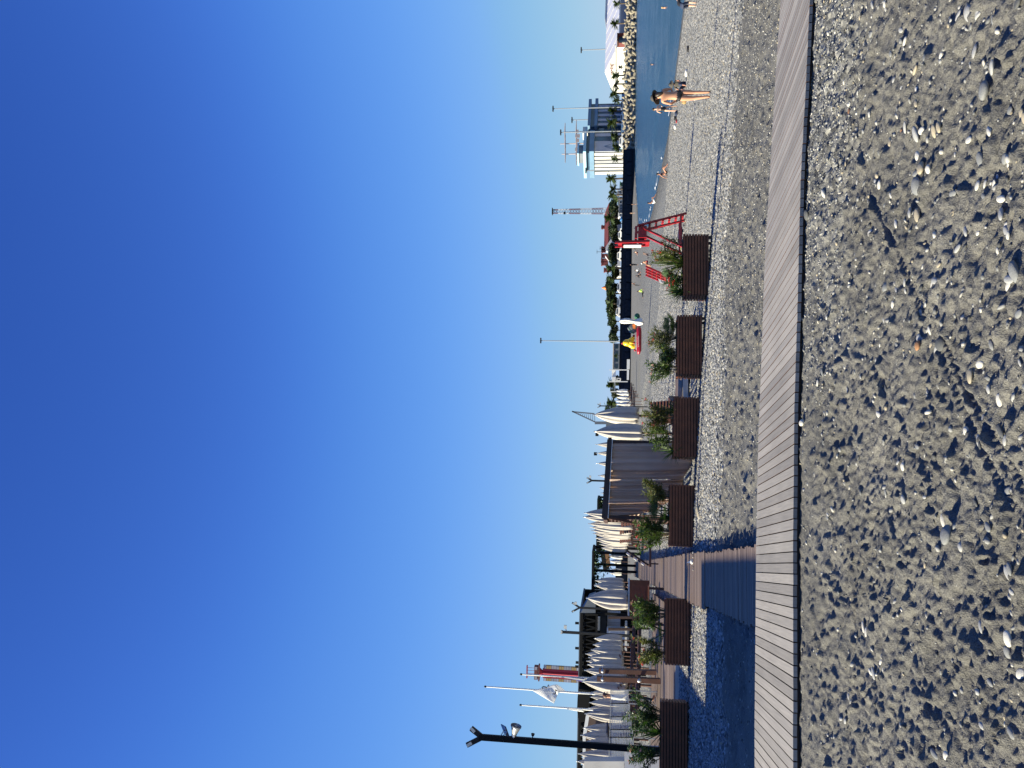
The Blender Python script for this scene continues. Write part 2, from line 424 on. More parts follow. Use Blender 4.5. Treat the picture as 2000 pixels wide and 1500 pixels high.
def ground_mat():
    m = bpy.data.materials.new('sand_and_shingle'); m.use_nodes = True; t = m.node_tree; b = t.nodes['Principled BSDF']; L = t.links.new; N = t.nodes.new
    g = N('ShaderNodeNewGeometry'); an = N('ShaderNodeAttribute'); an.attribute_name = 'peb'
    n1 = N('ShaderNodeTexNoise'); n1.inputs['Scale'].default_value = 1.3; n1.inputs['Detail'].default_value = 8; L(g.outputs['Position'], n1.inputs['Vector'])
    n2 = N('ShaderNodeTexNoise'); n2.inputs['Scale'].default_value = 140; n2.inputs['Detail'].default_value = 3; L(g.outputs['Position'], n2.inputs['Vector'])
    r1 = N('ShaderNodeValToRGB'); r1.color_ramp.elements[0].position = .3; r1.color_ramp.elements[0].color = (.112, .108, .101, 1); r1.color_ramp.elements[1].position = .72; r1.color_ramp.elements[1].color = (.176, .170, .159, 1); L(n1.outputs[0], r1.inputs[0])
    sp = N('ShaderNodeMapRange'); sp.inputs[1].default_value = .3; sp.inputs[2].default_value = .7; sp.inputs[3].default_value = .6; sp.inputs[4].default_value = 1.42; L(n2.outputs[0], sp.inputs[0])
    sand = N('ShaderNodeVectorMath'); sand.operation = 'MULTIPLY'; L(r1.outputs[0], sand.inputs[0]); L(sp.outputs[0], sand.inputs[1])
    # shingle: one cell per stone
    vo = N('ShaderNodeTexVoronoi'); vo.inputs['Scale'].default_value = 15; L(g.outputs['Position'], vo.inputs['Vector'])
    bw = N('ShaderNodeSeparateColor'); L(vo.outputs['Color'], bw.inputs[0])
    r2 = N('ShaderNodeValToRGB'); cr = r2.color_ramp
    cr.elements[0].color = (.05, .052, .057, 1); cr.elements[1].color = (.42, .41, .37, 1)
    for p_, c_ in ((.3, (.13, .133, .137, 1)), (.6, (.215, .215, .215, 1)), (.85, (.31, .305, .29, 1))):
        el = cr.elements.new(p_); el.color = c_
    L(bw.outputs[0], r2.inputs[0])
    edge = N('ShaderNodeMapRange'); edge.inputs[1].default_value = .35; edge.inputs[2].default_value = .75; edge.inputs[3].default_value = 1.1; edge.inputs[4].default_value = .75; L(vo.outputs['Distance'], edge.inputs[0])
    shg = N('ShaderNodeVectorMath'); shg.operation = 'MULTIPLY'; L(r2.outputs[0], shg.inputs[0]); L(edge.outputs[0], shg.inputs[1])
    # far bay: finer grey sand
    mx = N('ShaderNodeMix'); mx.data_type = 'RGBA'; L(an.outputs['Fac'], mx.inputs[0]); L(sand.outputs[0], mx.inputs[6]); L(shg.outputs[0], mx.inputs[7])
    sz = N('ShaderNodeSeparateXYZ'); L(g.outputs['Position'], sz.inputs[0])
    wet = N('ShaderNodeMapRange'); wet.inputs[1].default_value = SEA + .02; wet.inputs[2].default_value = SEA + .16; wet.inputs[3].default_value = .5; wet.inputs[4].default_value = 1; L(sz.outputs['Z'], wet.inputs[0])
    fin = N('ShaderNodeVectorMath'); fin.operation = 'MULTIPLY'; L(mx.outputs[2], fin.inputs[0]); L(wet.outputs[0], fin.inputs[1])
    L(fin.outputs[0], b.inputs['Base Color']); b.inputs['Roughness'].default_value = .9; b.inputs['Specular IOR Level'].default_value = .25
    dm = N('ShaderNodeMath'); dm.operation = 'MULTIPLY'; L(vo.outputs['Distance'], dm.inputs[0]); dm.inputs[1].default_value = -.05
    dm2 = N('ShaderNodeMath'); dm2.operation = 'MULTIPLY'; L(dm.outputs[0], dm2.inputs[0]); L(an.outputs['Fac'], dm2.inputs[1])
    n3 = N('ShaderNodeTexNoise'); n3.inputs['Scale'].default_value = 34; n3.inputs['Detail'].default_value = 5; n3.inputs['Roughness'].default_value = .75; n3.inputs['Distortion'].default_value = .6; L(g.outputs['Position'], n3.inputs['Vector'])
    d3 = N('ShaderNodeMath'); d3.operation = 'MULTIPLY_ADD'; L(n3.outputs[0], d3.inputs[0]); d3.inputs[1].default_value = .015; L(dm2.outputs[0], d3.inputs[2])
    ds = N('ShaderNodeMath'); ds.operation = 'MULTIPLY_ADD'; L(n2.outputs[0], ds.inputs[0]); ds.inputs[1].default_value = .009; L(d3.outputs[0], ds.inputs[2])
    bp = N('ShaderNodeBump'); bp.inputs['Strength'].default_value = .9; bp.inputs['Distance'].default_value = 1.0; L(ds.outputs[0], bp.inputs['Height']); L(bp.outputs[0], b.inputs['Normal'])
    return m
far = np.clip((gx * p2[0] + gy * p2[1] - 85) / 45, 0, 1)
peb = pebmask(gx, gy) * (1 - .8 * far)
ground = npmesh('ground', np.stack([gx, gy, gz], -1).reshape(-1, 3), fc, ground_mat(), smooth=True, attrs={'peb': ('FLOAT', peb.ravel())})
tag(ground, 'dark grey trampled sand running into pale shingle', None, None, 'structure')
# sea
def sea_mat():
    m = bpy.data.materials.new('sea_water'); m.use_nodes = True; t = m.node_tree; b = t.nodes['Principled BSDF']; L = t.links.new; N = t.nodes.new
    b.inputs['Base Color'].default_value = (.014, .04, .06, 1); b.inputs['Roughness'].default_value = .25; b.inputs['Specular IOR Level'].default_value = .36; b.inputs['IOR'].default_value = 1.33
    g = N('ShaderNodeNewGeometry'); mp = N('ShaderNodeMapping'); mp.inputs['Rotation'].default_value = (0, 0, R(-35)); mp.inputs['Scale'].default_value = (.3, 1.2, 1); L(g.outputs['Position'], mp.inputs[0])
    n = N('ShaderNodeTexNoise'); n.inputs['Scale'].default_value = .9; n.inputs['Detail'].default_value = 8; n.inputs['Roughness'].default_value = .65; L(mp.outputs[0], n.inputs['Vector'])
    bp = N('ShaderNodeBump'); bp.inputs['Strength'].default_value = 1; bp.inputs['Distance'].default_value = .35; L(n.outputs[0], bp.inputs['Height']); L(bp.outputs[0], b.inputs['Normal'])
    return m
sx = np.concatenate([np.arange(10, 130, .8), np.geomspace(130, 5000, 40)]); sy = np.concatenate([[-4000, -500, -60], np.arange(-20, 330, .8), np.geomspace(331, 5000, 25)])
SX, SY = np.meshgrid(sx, sy); ss = SX * e2[0] + SY * e2[1]; tt = SX * p2[0] + SY * p2[1]
off = ss - shore(tt)
SZ = SEA + np.where(off > -3, .16 * np.exp(-((off - 9 - 2.5 * np.sin(tt * .03)) / 1.1) ** 2) + .12 * np.exp(-((off - 21 - 3 * np.sin(tt * .021 + 1)) / 1.4) ** 2) + .05 * np.sin(off * .9 + 2 * np.sin(tt * .05)) * np.clip(off / 10, 0, 1) + (.07 * np.sin((SX * .28 + SY * .96) * .42 + 1.5 * np.sin(SX * .03)) + .06 * np.sin((SX * .2 + SY * .98) * .17)) * np.clip(off / 8, 0, 1), 0)
i2 = np.arange(SX.size).reshape(SX.shape)
sea = npmesh('sea', np.stack([SX, SY, SZ], -1).reshape(-1, 3), np.stack([i2[:-1, :-1], i2[:-1, 1:], i2[1:, 1:], i2[1:, :-1]], -1).reshape(-1, 4), sea_mat(), smooth=True)
tag(sea, 'calm blue sea in the bay', None, None, 'structure')
b = MB()
tq = 36.0
while tq < 250:
    L_ = random.uniform(1.5, 6); w_ = random.uniform(.12, .4)
    if random.random() < .4:
        n_ = 5; A_ = []; B_ = []
        for k in range(n_):
            t__ = tq + L_ * k / (n_ - 1); o__ = float(shore(t__)) + .75 + .35 * math.sin(t__ * .5) + .2 * math.sin(t__ * 1.7); ww = w_ * math.sin(math.pi * (k + .35) / (n_ - .3))
            for s__, l__ in ((o__, A_), (o__ + ww, B_)): q = e2 * s__ + p2 * t__; l__.append((q[0], q[1], SEA + .06))
        b.add(A_ + B_, [(k, k + 1, n_ + k + 1, n_ + k) for k in range(n_ - 1)])
    tq += L_ * .9
tag(b.build('foam', M['foam']), 'thin broken line of white foam along the water edge', None, None, 'stuff')
# ---------------------------------------------------------------- stones
def ico():
    bm = bmesh.new(); bmesh.ops.create_icosphere(bm, subdivisions=1, radius=1)
    v = np.array([q.co for q in bm.verts]); f = np.array([[q.index for q in a.verts] for a in bm.faces]); bm.free(); return v, f
ICV, ICF = ico()
def hexb():
    v = [(0, 0, 1)] + [(math.cos(a), math.sin(a), 0) for a in np.arange(6) * math.pi / 3]
    return np.array(v), np.array([[0, 1 + k, 1 + (k + 1) % 6] for k in range(6)])
HXV, HXF = hexb()
def gravel(name, P, sz, V, Fc, label, zs=.45, cols=None):
    n = len(P); k = len(V)
    a = rng.uniform(0, 2 * math.pi, n); sc = np.stack([sz * rng.uniform(.75, 1.35, n), sz * rng.uniform(.5, .95, n), sz * zs * rng.uniform(.6, 1.3, n)], -1)
    v = V[None] * (1 + rng.uniform(-.18, .18, (n, k, 1))) * sc[:, None]
    tl = rng.uniform(-.35, .35, n)
    vz = v[..., 2] + v[..., 0] * np.sin(tl)[:, None]
    x = v[..., 0] * np.cos(a)[:, None] - v[..., 1] * np.sin(a)[:, None]; y = v[..., 0] * np.sin(a)[:, None] + v[..., 1] * np.cos(a)[:, None]
    vv = np.stack([x, y, vz], -1) + P[:, None]
    ff = (Fc[None] + (np.arange(n) * k)[:, None, None]).reshape(-1, 3)
    if cols is None:
        T = .8 * np.array([TONES['white'], TONES['pale'], TONES['grey'], TONES['dark'], TONES['beige']])
        cols = T[rng.choice(5, n, p=[.12, .33, .33, .14, .08])] * rng.uniform(.8, 1.15, (n, 1))
    cc = np.concatenate([np.repeat(cols, k, 0), np.ones((n * k, 1))], 1)
    o = npmesh(name, vv.reshape(-1, 3), ff, M['gravel'], smooth=True, attrs={'col': ('FLOAT_COLOR', cc)})
    return tag(o, label, None, None, 'stuff')
def inview(x, y, m=1.15): return np.abs(x) < (.47 * m) * y + .6
# small stones on the near sand
n = 42000; x = rng.uniform(-4.5, 6.5, n); y = rng.uniform(2.3, 8.6, n); t_ = x * p2[0] + y * p2[1]; pm = pebmask(x, y)
keep = (t_ < 6.9) & inview(x, y) & (rng.uniform(0, 1, n) < (.15 + .2 * np.clip((x + 1.5) / 3, 0, 1)) + .5 * pm); x, y = x[keep], y[keep]
z_ = rng.uniform(0, 1, len(x)); gravel('gravel', np.stack([x, y, ztop(x, y) + .001], -1), .0035 + .0185 * z_ ** 2.6, ICV, ICF, 'small stones strewn over the near sand')
n = 30000; x = rng.uniform(-.5, 5.5, n); y = rng.uniform(5, 8.6, n); t_ = x * p2[0] + y * p2[1]; pm = pebmask(x, y)
keep = (t_ < 6.95) & inview(x, y) & (rng.uniform(0, 1, n) < pm * .45); x, y = x[keep], y[keep]
gravel('gravel', np.stack([x, y, ztop(x, y) + .002], -1), rng.uniform(.006, .018, len(x)), ICV, ICF, 'strip of gravel along the front of the boardwalk')
# sparse stones between boardwalk and shingle, then the shingle itself
n = 34000; x = rng.uniform(-8, 9, n); y = rng.uniform(8.6, 16, n); t_ = x * p2[0] + y * p2[1]
keep = (t_ > 8.85) & inview(x, y) & (rng.uniform(0, 1, n) < .25 + .5 * np.clip((x + 3) / 5, 0, 1)); x, y = x[keep], y[keep]
gravel('gravel', np.stack([x, y, ztop(x, y)], -1), rng.uniform(.005, .021, len(x)), ICV, ICF, 'loose stones on the sand behind the boardwalk')
n = 330000; x = rng.uniform(-13, 17, n); y = rng.uniform(11, 33, n); s_ = x * e2[0] + y * e2[1]; t_ = x * p2[0] + y * p2[1]
keep = inview(x, y, 1.08) & (rng.uniform(0, 1, n) < pebmask(x, y) * np.interp(y, [11, 22, 33], [1, .8, .45])) & ~((s_ < -.3) & (t_ > 20)); x, y = x[keep], y[keep]
gravel('shingle', np.stack([x, y, ztop(x, y)], -1), rng.uniform(.018, .042, len(x)) * np.interp(y, [11, 33], [1, 1.35]), HXV, HXF, 'pale shingle covering the beach towards the sea', zs=.6)
n = 330000; x = rng.uniform(-6, 34, n); y = rng.uniform(31, 68, n); s_ = x * e2[0] + y * e2[1]
keep = inview(x, y, 1.04) & (rng.uniform(0, 1, n) < np.interp(y, [31, 50, 68], [.75, .5, .3])) & (s_ < shore(x * p2[0] + y * p2[1]) - 1.5) & (s_ > 1); x, y = x[keep], y[keep]
gravel('shingle', np.stack([x, y, ztop(x, y)], -1), rng.uniform(.035, .075, len(x)), HXV, HXF, 'far shingle sloping down to the water', zs=.5)
# individual pebbles
def stone_mesh(seed, sub=3):
    bm = bmesh.new(); bmesh.ops.create_icosphere(bm, subdivisions=sub, radius=1); r_ = random.Random(seed)
    ks = [(Vector((r_.gauss(0, 1), r_.gauss(0, 1), r_.gauss(0, 1))).normalized(), r_.uniform(.75, 1.0)) for _ in range(9)]
    for v in bm.verts:
        d_ = v.co.normalized(); q = 1.0
        for nn, h in ks:
            c = d_.dot(nn)
            if c > 0: q = min(q, h / max(c, .05)) if h / max(c, .05) < 1.2 else q
        v.co = d_ * (q * .55 + .45)
    me = bpy.data.meshes.new('pebble'); bm.to_mesh(me); bm.free(); me.polygons.foreach_set('use_smooth', [True] * len(me.polygons)); return me
SM = [stone_mesh(k) for k in range(7)]
SMT = {}
def stone_at(x, y, ln, wd, ang, tone, label, group=None, sink=.25, hgt=None, k=None):
    k = random.randrange(7) if k is None else k
    if (k, tone) not in SMT:
        me = SM[k].copy(); me.materials.append(M['st_' + tone]); SMT[(k, tone)] = me
    o = bpy.data.objects.new('pebble', SMT[(k, tone)]); COL.objects.link(o)
    h = hgt or wd * .52
    o.scale = (ln, wd, h); o.rotation_euler = (random.uniform(-.2, .2), random.uniform(-.2, .2), ang)
    o.location = (x, y, float(ztop(x, y)) + h * (1 - 2 * sink) * .8)
    tag(o, label, 'stone', group)
    return o
big = [  # picture x, y, long px, short px, tone, label
    (1985, 530, 50, 26, 'grey', 'large smooth grey oval stone at the lower right, cut by the picture edge'),
    (1862, 1045, 44, 28, 'grey', 'broad grey stone with a pale end, biggest of the middle sand'),
    (1879, 1068, 22, 18, 'pale', 'bluish stone touching the broad pale-ended stone'),
    (1917, 711, 19, 17, 'white', 'round pale stone alone with a dark shadow under it'),
    (1947, 782, 29, 14, 'white', 'long white stone just beside the tyre track'),
    (1935, 760, 20, 12, 'pale', 'small pale stone leaning by the long white stone'),
    (1888, 842, 20, 16, 'white', 'angular white stone left of the tyre track'),
    (1788, 938, 26, 13, 'white', 'white pointed stone half sunk in sand'),
    (1837, 672, 30, 24, 'dark', 'dark stone with a pale foot standing in the tyre track'),
    (1960, 472, 20, 16, 'white', 'egg-shaped white stone right of the large grey oval'),
    (1977, 460, 18, 9, 'white', 'narrow white stone beside the egg-shaped one'),
    (1796, 262, 36, 15, 'pale', 'long blue-grey stone lying at the right of the sand'),
    (1824, 256, 30, 13, 'beige', 'streaked beige stone next to the long blue-grey one'),
    (1841, 248, 30, 13, 'beige', 'cream banded stone, pair of the streaked beige one'),
    (1926, 176, 42, 26, 'grey', 'flat grey slab of stone with pale veins'),
    (1921, 311, 36, 19, 'grey', 'grey oval stone with a lighter rim'),
    (1948, 131, 32, 13, 'pale', 'long pale stone near the right corner of the sand'),
    (1892, 26, 34, 22, 'pale', 'cluster-topping pale stone at the far right of the sand'),
    (1965, 310, 24, 15, 'grey', 'speckled grey stone near the rimmed oval stone'),
    (1978, 1248, 34, 18, 'white', 'bright white split stone at the lower left'),
    (1972, 1274, 26, 16, 'grey', 'dark ringed stone below the bright split stone'),
    (1796, 305, 24, 13, 'white', 'white stone above the row of cobbles'),
    (1804, 328, 30, 17, 'beige', 'beige cobble heading the row of cobbles'),
    (1822, 330, 20, 14, 'white', 'white cobble beside the beige cobble'),
    (1797, 363, 40, 22, 'grey', 'mottled grey cobble in the row of cobbles'),
    (1784, 365, 34, 12, 'pale', 'slim bluish cobble beside the mottled one'),
    (1795, 420, 34, 14, 'beige', 'long tan cobble at the end of the row of cobbles'),
    (1778, 415, 24, 12, 'pale', 'pale cobble beside the long tan one'),
    (1700, 455, 17, 14, 'white', 'white domed stone by the start of the tyre track'),
    (1731, 561, 22, 18, 'grey', 'round grey stone with its shadow on the right'),
    (1623, 378, 24, 12, 'white', 'white stone by the gravel strip'),
    (1592, 826, 16, 14, 'white', 'pale round stone close to the boardwalk edge'),
    (1600, 420, 24, 14, 'dark', 'dark stone with pale tip near the boardwalk'),
    (1684, 1225, 26, 9, 'white', 'thin white sliver of stone on the left sand'),
    (1706, 1315, 26, 10, 'pale', 'pale curved stone in a footprint on the left'),
    (1834, 1015, 30, 12, 'white', 'tall narrow stone with one bright side'),
    (1798, 660, 18, 12, 'pale', 'small pale stone above the tyre track'),
    (1800, 675, 22, 12, 'rust', 'rusty brown stone near the tyre track'),
    (1760, 258, 16, 10, 'rust', 'orange-brown stone among pale stones at the right'),
    (1660, 220, 30, 10, 'rust', 'tan flat chip of stone by the gravel strip'),
]
for x, y, ln, wd, tone, lb in big:
    q = gnd(x, y); D = q[1]
    a_, b_ = px(ln, D) / 2 * .9, px(wd, D) / 2 * 1.2
    stone_at(q[0], q[1] , a_, b_, random.gauss(EA, .35), tone, lb, sink=.08)
CLS = {'white': 'small white pebble half buried in the trampled sand', 'pale': 'small pale grey pebble lying on the trampled sand', 'grey': 'small mid grey pebble lying on the trampled sand', 'dark': 'small charcoal pebble lying on the trampled sand', 'beige': 'small beige pebble lying on the trampled sand'}
cnt = 0
while cnt < 300 - len(big):
    y = 2.9 + 3.9 * random.random() ** 1.5; x = random.uniform(-.5, .5) * y * 1.0
    if x * p2[0] + y * p2[1] > 6.7: continue
    if random.random() > (.35 if x < 0 else 1): continue
    tone = random.choices(['white', 'pale', 'grey', 'dark', 'beige'], [.22, .34, .24, .1, .1])[0]
    r_ = random.uniform(.011, .027)
    stone_at(x, y, r_ * random.uniform(1, 1.5), r_ * .75, random.uniform(0, 6.3), tone, CLS[tone], 'small %s pebbles on the near sand' % tone, sink=.1); cnt += 1

# ---------------------------------------------------------------- boardwalks
T1, T2, BH = 6.88, 8.66, .148
def boardwalk():
    b = MB(); pitch = .0865; s = -7.0; i = 0; bw_ = .0775
    while s < 16:
        z0 = float(np.interp(s, PS, PZ)) + BH; z1 = float(np.interp(s + bw_, PS, PZ)) + BH
        z0 += random.uniform(-.0015, .0015); j0, j1 = random.uniform(-.006, .006), random.uniform(-.006, .006)
        vs = []
        for dz in (-.03, 0):
            for (s_, t_, z) in ((s, T1 + j0, z0), (s + bw_, T1 + j0, z1), (s + bw_, T2 + j1, z1), (s, T2 + j1, z0)):
                q = e2 * s_ + p2 * t_; vs.append((q[0], q[1], z + dz))
        b.mi(random.randrange(3)).add(vs, [(0, 3, 2, 1), (4, 5, 6, 7), (0, 1, 5, 4), (2, 3, 7, 6)]); b.f += [tuple(len(b.v) - 8 + q for q in f_) for f_ in ((1, 2, 6, 5), (3, 0, 4, 7))]; b.m += [3, 3]
        s += pitch; i += 1
    for t_ in (T1 + .09, (T1 + T2) / 2, T2 - .09):       # bearers
        ss_ = np.arange(-7, 16.1, .5); b.mi(3)
        for a, c in zip(ss_[:-1], ss_[1:]):
            za, zc = np.interp([a, c], PS, PZ) + BH - .034 - .035
            b.bar((*(e2 * a + p2 * t_), za), (*(e2 * c + p2 * t_), zc), .06, .07)
    return b
def boardmat(name, col, ang):
    """grain runs along the boards"""
    m = bpy.data.materials.new(name); m.use_nodes = True; t = m.node_tree; b = t.nodes['Principled BSDF']; L = t.links.new; N = t.nodes.new
    g = N('ShaderNodeNewGeometry'); mp = N('ShaderNodeMapping'); mp.vector_type = 'TEXTURE'; mp.inputs['Rotation'].default_value = (0, 0, ang); mp.inputs['Scale'].default_value = (.012, .35, .1); L(g.outputs['Position'], mp.inputs[0])
    n = N('ShaderNodeTexNoise'); n.inputs['Scale'].default_value = 1; n.inputs['Detail'].default_value = 5; L(mp.outputs[0], n.inputs['Vector'])
    n2 = N('ShaderNodeTexNoise'); n2.inputs['Scale'].default_value = 1.1; n2.inputs['Detail'].default_value = 6; L(g.outputs['Position'], n2.inputs['Vector'])
    ad = N('ShaderNodeMath'); ad.operation = 'ADD'; L(n.outputs[0], ad.inputs[0]); L(n2.outputs[0], ad.inputs[1])
    r = N('ShaderNodeMapRange'); r.inputs[1].default_value = .7; r.inputs[2].default_value = 1.3; r.inputs[3].default_value = .8; r.inputs[4].default_value = 1.16; L(ad.outputs[0], r.inputs[0])
    mu = N('ShaderNodeVectorMath'); mu.operation = 'MULTIPLY'; mu.inputs[0].default_value = col; L(r.outputs[0], mu.inputs[1]); L(mu.outputs[0], b.inputs['Base Color'])
    b.inputs['Roughness'].default_value = .7
    bp = N('ShaderNodeBump'); bp.inputs['Strength'].default_value = .3; bp.inputs['Distance'].default_value = .004; L(n.outputs[0], bp.inputs['Height']); L(bp.outputs[0], b.inputs['Normal'])
    return m
BM = [boardmat('board_a', (.272, .249, .225), EA), boardmat('board_b', (.228, .208, .188), EA), boardmat('board_c', (.305, .279, .253), EA), M['darkwood']]
tag(boardwalk().build('boardwalk', BM), 'weathered grey plank boardwalk crossing the sand', None, None, 'structure')
BP = [boardmat('plank_a', (.15, .105, .085), EA + R(90)), boardmat('plank_b', (.125, .085, .068), EA + R(90)), boardmat('plank_c', (.175, .125, .10), EA + R(90)), M['darkwood'], M['offwhite']]
def crosspath(s0, s1, t0, t1, zf, pitch=.12, mats=BP, name='side_path', label='', fascia=False):
    b = MB(); t = t0; i = 0
    while t < t1:
        z = zf(t) + random.uniform(-.002, .002); w = pitch - .015; vs = []; j0, j1 = random.uniform(-.02, .02), random.uniform(-.02, .02)
        for dz in (-.03, 0):
            for s_, t_ in ((s0 + j0, t), (s1 + j1, t), (s1 + j1, t + w), (s0 + j0, t + w)):
                q = e2 * s_ + p2 * t_; vs.append((q[0], q[1], z + dz))
        b.mi(random.randrange(3)).add(vs, [(0, 3, 2, 1), (4, 5, 6, 7), (0, 1, 5, 4), (1, 2, 6, 5), (2, 3, 7, 6), (3, 0, 4, 7)])
        t += pitch; i += 1
    if fascia: b.mi(4); b.bar((*(e2 * s0 + p2 * (t0 - .03)), zf(t0) - .1), (*(e2 * s1 + p2 * (t0 - .03)), zf(t0) - .07), .04, .13)
    b.mi(3)
    for s_ in (s0 + .06, (s0 + s1) / 2, s1 - .06):
        a = e2 * s_ + p2 * (t0 + .03); c = e2 * s_ + p2 * (t1 - .03)
        for k in range(6):
            u0, u1 = k / 6, (k + 1) / 6; pa = a + (c - a) * u0; pc = a + (c - a) * u1
            b.bar((*pa, zf(t0 + (t1 - t0) * u0) - .08), (*pc, zf(t0 + (t1 - t0) * u1) - .08), .07, .09)
    return tag(b.build(name, mats), label, None, None, 'structure')
crosspath(-.56, .27, T2 + .05, 14.0, lambda t: .165, .11, name='side_path', label='narrow plank path in shade leading off the boardwalk')
crosspath(-.62, .30, 14.02, 60, lambda t: .175 + .004 * (t - 14), .14, name='resort_path', label='brown plank path in sun leading between planters to the beach bar')
crosspath(-9, -.95, 20.2, 33, lambda t: .22, .14, name='deck', label='brown plank deck under the closed parasols', fascia=True)
crosspath(1.6, 6.0, 20.6, 23.0, lambda t: .03, .14, name='deck', label='small brown plank deck behind the planters', fascia=True)
# ---------------------------------------------------------------- quay, sea wall, breakwater, far buildings
WALLZ = 1.5
def wallpt(y, D, z): 
    q = at(1210, y, D); return np.array([q[0], q[1], z])
wp = [wallpt(y, D, 0) for y, D in ((1500, 215), (1100, 222), (760, 234), (520, 254), (290, 277))]
b = MB()
for a, c in zip(wp[:-1], wp[1:]):
    d = (c - a); nrm = np.array([-d[1], d[0], 0]) / np.linalg.norm(d)
    b.prism([(a[0], a[1], -4), (c[0], c[1], -4), (c[0] + nrm[0] * .5, c[1] + nrm[1] * .5, WALLZ), (a[0] + nrm[0] * .5, a[1] + nrm[1] * .5, WALLZ)], nrm * 2)
    L = np.linalg.norm(d); k = int(L / 6)
    for i in range(k):                                   # raised panels and joints
        q = a + d * (i + .5) / k - nrm * .04; an = math.atan2(d[1], d[0])
        b.box((q[0] + nrm[0] * .12, q[1] + nrm[1] * .12, -.4), (5.7, .3, 1.5), an)
root = thing('sea_wall', 'long dark stone sea wall closing the far side of the bay', 'wall', wp[2])
o = b.build('wall_face', M['darkstone'], root); o.location = -root.location
b = MB()
for a, c in zip(wp[:-1], wp[1:]):
    b.bar((a[0], a[1] + 1.2, WALLZ + .12), (c[0], c[1] + 1.2, WALLZ + .12), 1.6, .3)
o = b.build('coping', M['darkstone'], root); o.location = -root.location
BWL, BWR = wallpt(292, 279, 0), wallpt(-110, 306, 0)
b = MB(); back = np.array([-20., 420, 0])
poly = [(*q[:2], WALLZ) for q in wp] + [(*(BWL + np.array([-2.2, 8.6, 0]))[:2], WALLZ), (*(BWR + np.array([-2.2, 8.6, 0]))[:2], WALLZ), (700, 420, WALLZ), (700, 1500, WALLZ), (-700, 1500, WALLZ), (-700, 300, WALLZ)]
poly = [(q[0], q[1] + 1.5, q[2]) for q in poly]
b.prism(poly, (0, 0, -.2))
tag(b.build('quay', M['concrete']), 'paved quay behind the sea wall', None, None, 'structure')
# breakwater core and tetrapods
b = MB(); d = BWR - BWL; nrm = np.array([-d[1], d[0], 0]) / np.linalg.norm(d); dn = d / np.linalg.norm(d)
for k in range(24):
    q0 = BWL + d * k / 24; h0 = random.uniform(-.3, .3)
    b.prism([tuple(q0 + nrm * o_ + np.array([0, 0, z_])) for o_, z_ in ((3.0, -4), (3.8, -2.4), (7.5, -.1 + h0), (14, .2 + h0), (14, -4))], d / 24)
tag(b.build('rock_mound', M['darkstone']), 'dark rubble mound under the concrete tetrapods', 'breakwater')
b = MB()
dirs = [Vector((0, 0, 1))] + [Vector((math.cos(a) * .943, math.sin(a) * .943, -.333)) for a in (0, 2.094, 4.189)]
for v in dirs: b.tube([v * -.15, v * .3, v * 1.02, v * 1.1], [.5, .43, .29, .2], 9)
tp = b.build('tetrapod', M['concrete'])
tp.location = (0, 0, -50)
rows = [(-.2, -1.8, 1.35, 'lowest'), (1.2, -.7, 1.35, 'second lowest'), (2.8, .4, 1.35, 'second highest'), (4.6, 1.15, 1.25, 'top')]
first = True; LN = np.linalg.norm(d)
for off, z, s, rn in rows:
    k = 0
    while k < LN:
        q = BWL + dn * (k + random.uniform(-.4, .4)) + nrm * (off + random.uniform(-.5, .5))
        o = tp if first else tp.copy()
        if not first: COL.objects.link(o)
        first = False
        o.location = (q[0], q[1], z + random.uniform(-.35, .35)); o.rotation_euler = (random.uniform(0, 6.3), random.uniform(0, 6.3), random.uniform(0, 6.3))
        sc = s * random.uniform(.9, 1.2); o.scale = (sc, sc, sc)
        tag(o, 'concrete tetrapod in the %s row of the breakwater pile' % rn, 'tetrapod', 'tetrapods in the %s row' % rn)
        k += random.uniform(2.1, 2.7)
# ---- trees on the promenade
def palm_mesh(seed, fr=22):
    r_ = random.Random(seed); c = MB()
    for i in range(fr):
        az = r_.uniform(0, 6.283); el = r_.uniform(-.5, 1.25); L = r_.uniform(1.5, 2.0)
        P = []; v = Vector((math.cos(az) * math.cos(el), math.sin(az) * math.cos(el), math.sin(el))); q = Vector((0, 0, 0))
        for k in range(7):
            P.append(q.copy()); q = q + v * (L / 6); v = (v + Vector((0, 0, -.16))).normalized()
        side = Vector((-math.sin(az), math.cos(az), 0))
        for k in range(1, 7):
            for sgn in (-1, 1):
                for u in (0, .5):
                    a = P[k - 1].lerp(P[k], u); ln = .62 * (1 - .55 * abs(k / 6 - .45)) * r_.uniform(.8, 1.1)
                    tip = a + side * sgn * ln + (P[k] - P[k - 1]) * .9 + Vector((0, 0, -.12))
                    w = (P[k] - P[k - 1]) * .34
                    c.add([a - w, a + w, tip], [(0, 1, 2)])
    return c
def palm(loc, h, label, cs=1.0, group=None, src=None):
    if src is None:
        t = thing('palm_tree', label, 'palm tree', (0, 0, -60), 0, group)
        b = MB(); b.tube([(0, 0, -.4), (.05, 0, .8), (.02, .03, 2.2), (0, 0, 3.2)], [.26, .2, .17, .2], 8); b.build('trunk', M['trunk'], t)
        cr = palm_mesh(random.randrange(999), 30).build('crown', M['palm'], t); cr.location = (0, 0, 3.2)
        return t
    s = h / 4.9
    return dup(src, loc, random.uniform(0, 6.3), (s * cs, s * cs, s), label, group)
psrc = [palm(None, 0, '', src=None) for k in range(3)]
used = set()
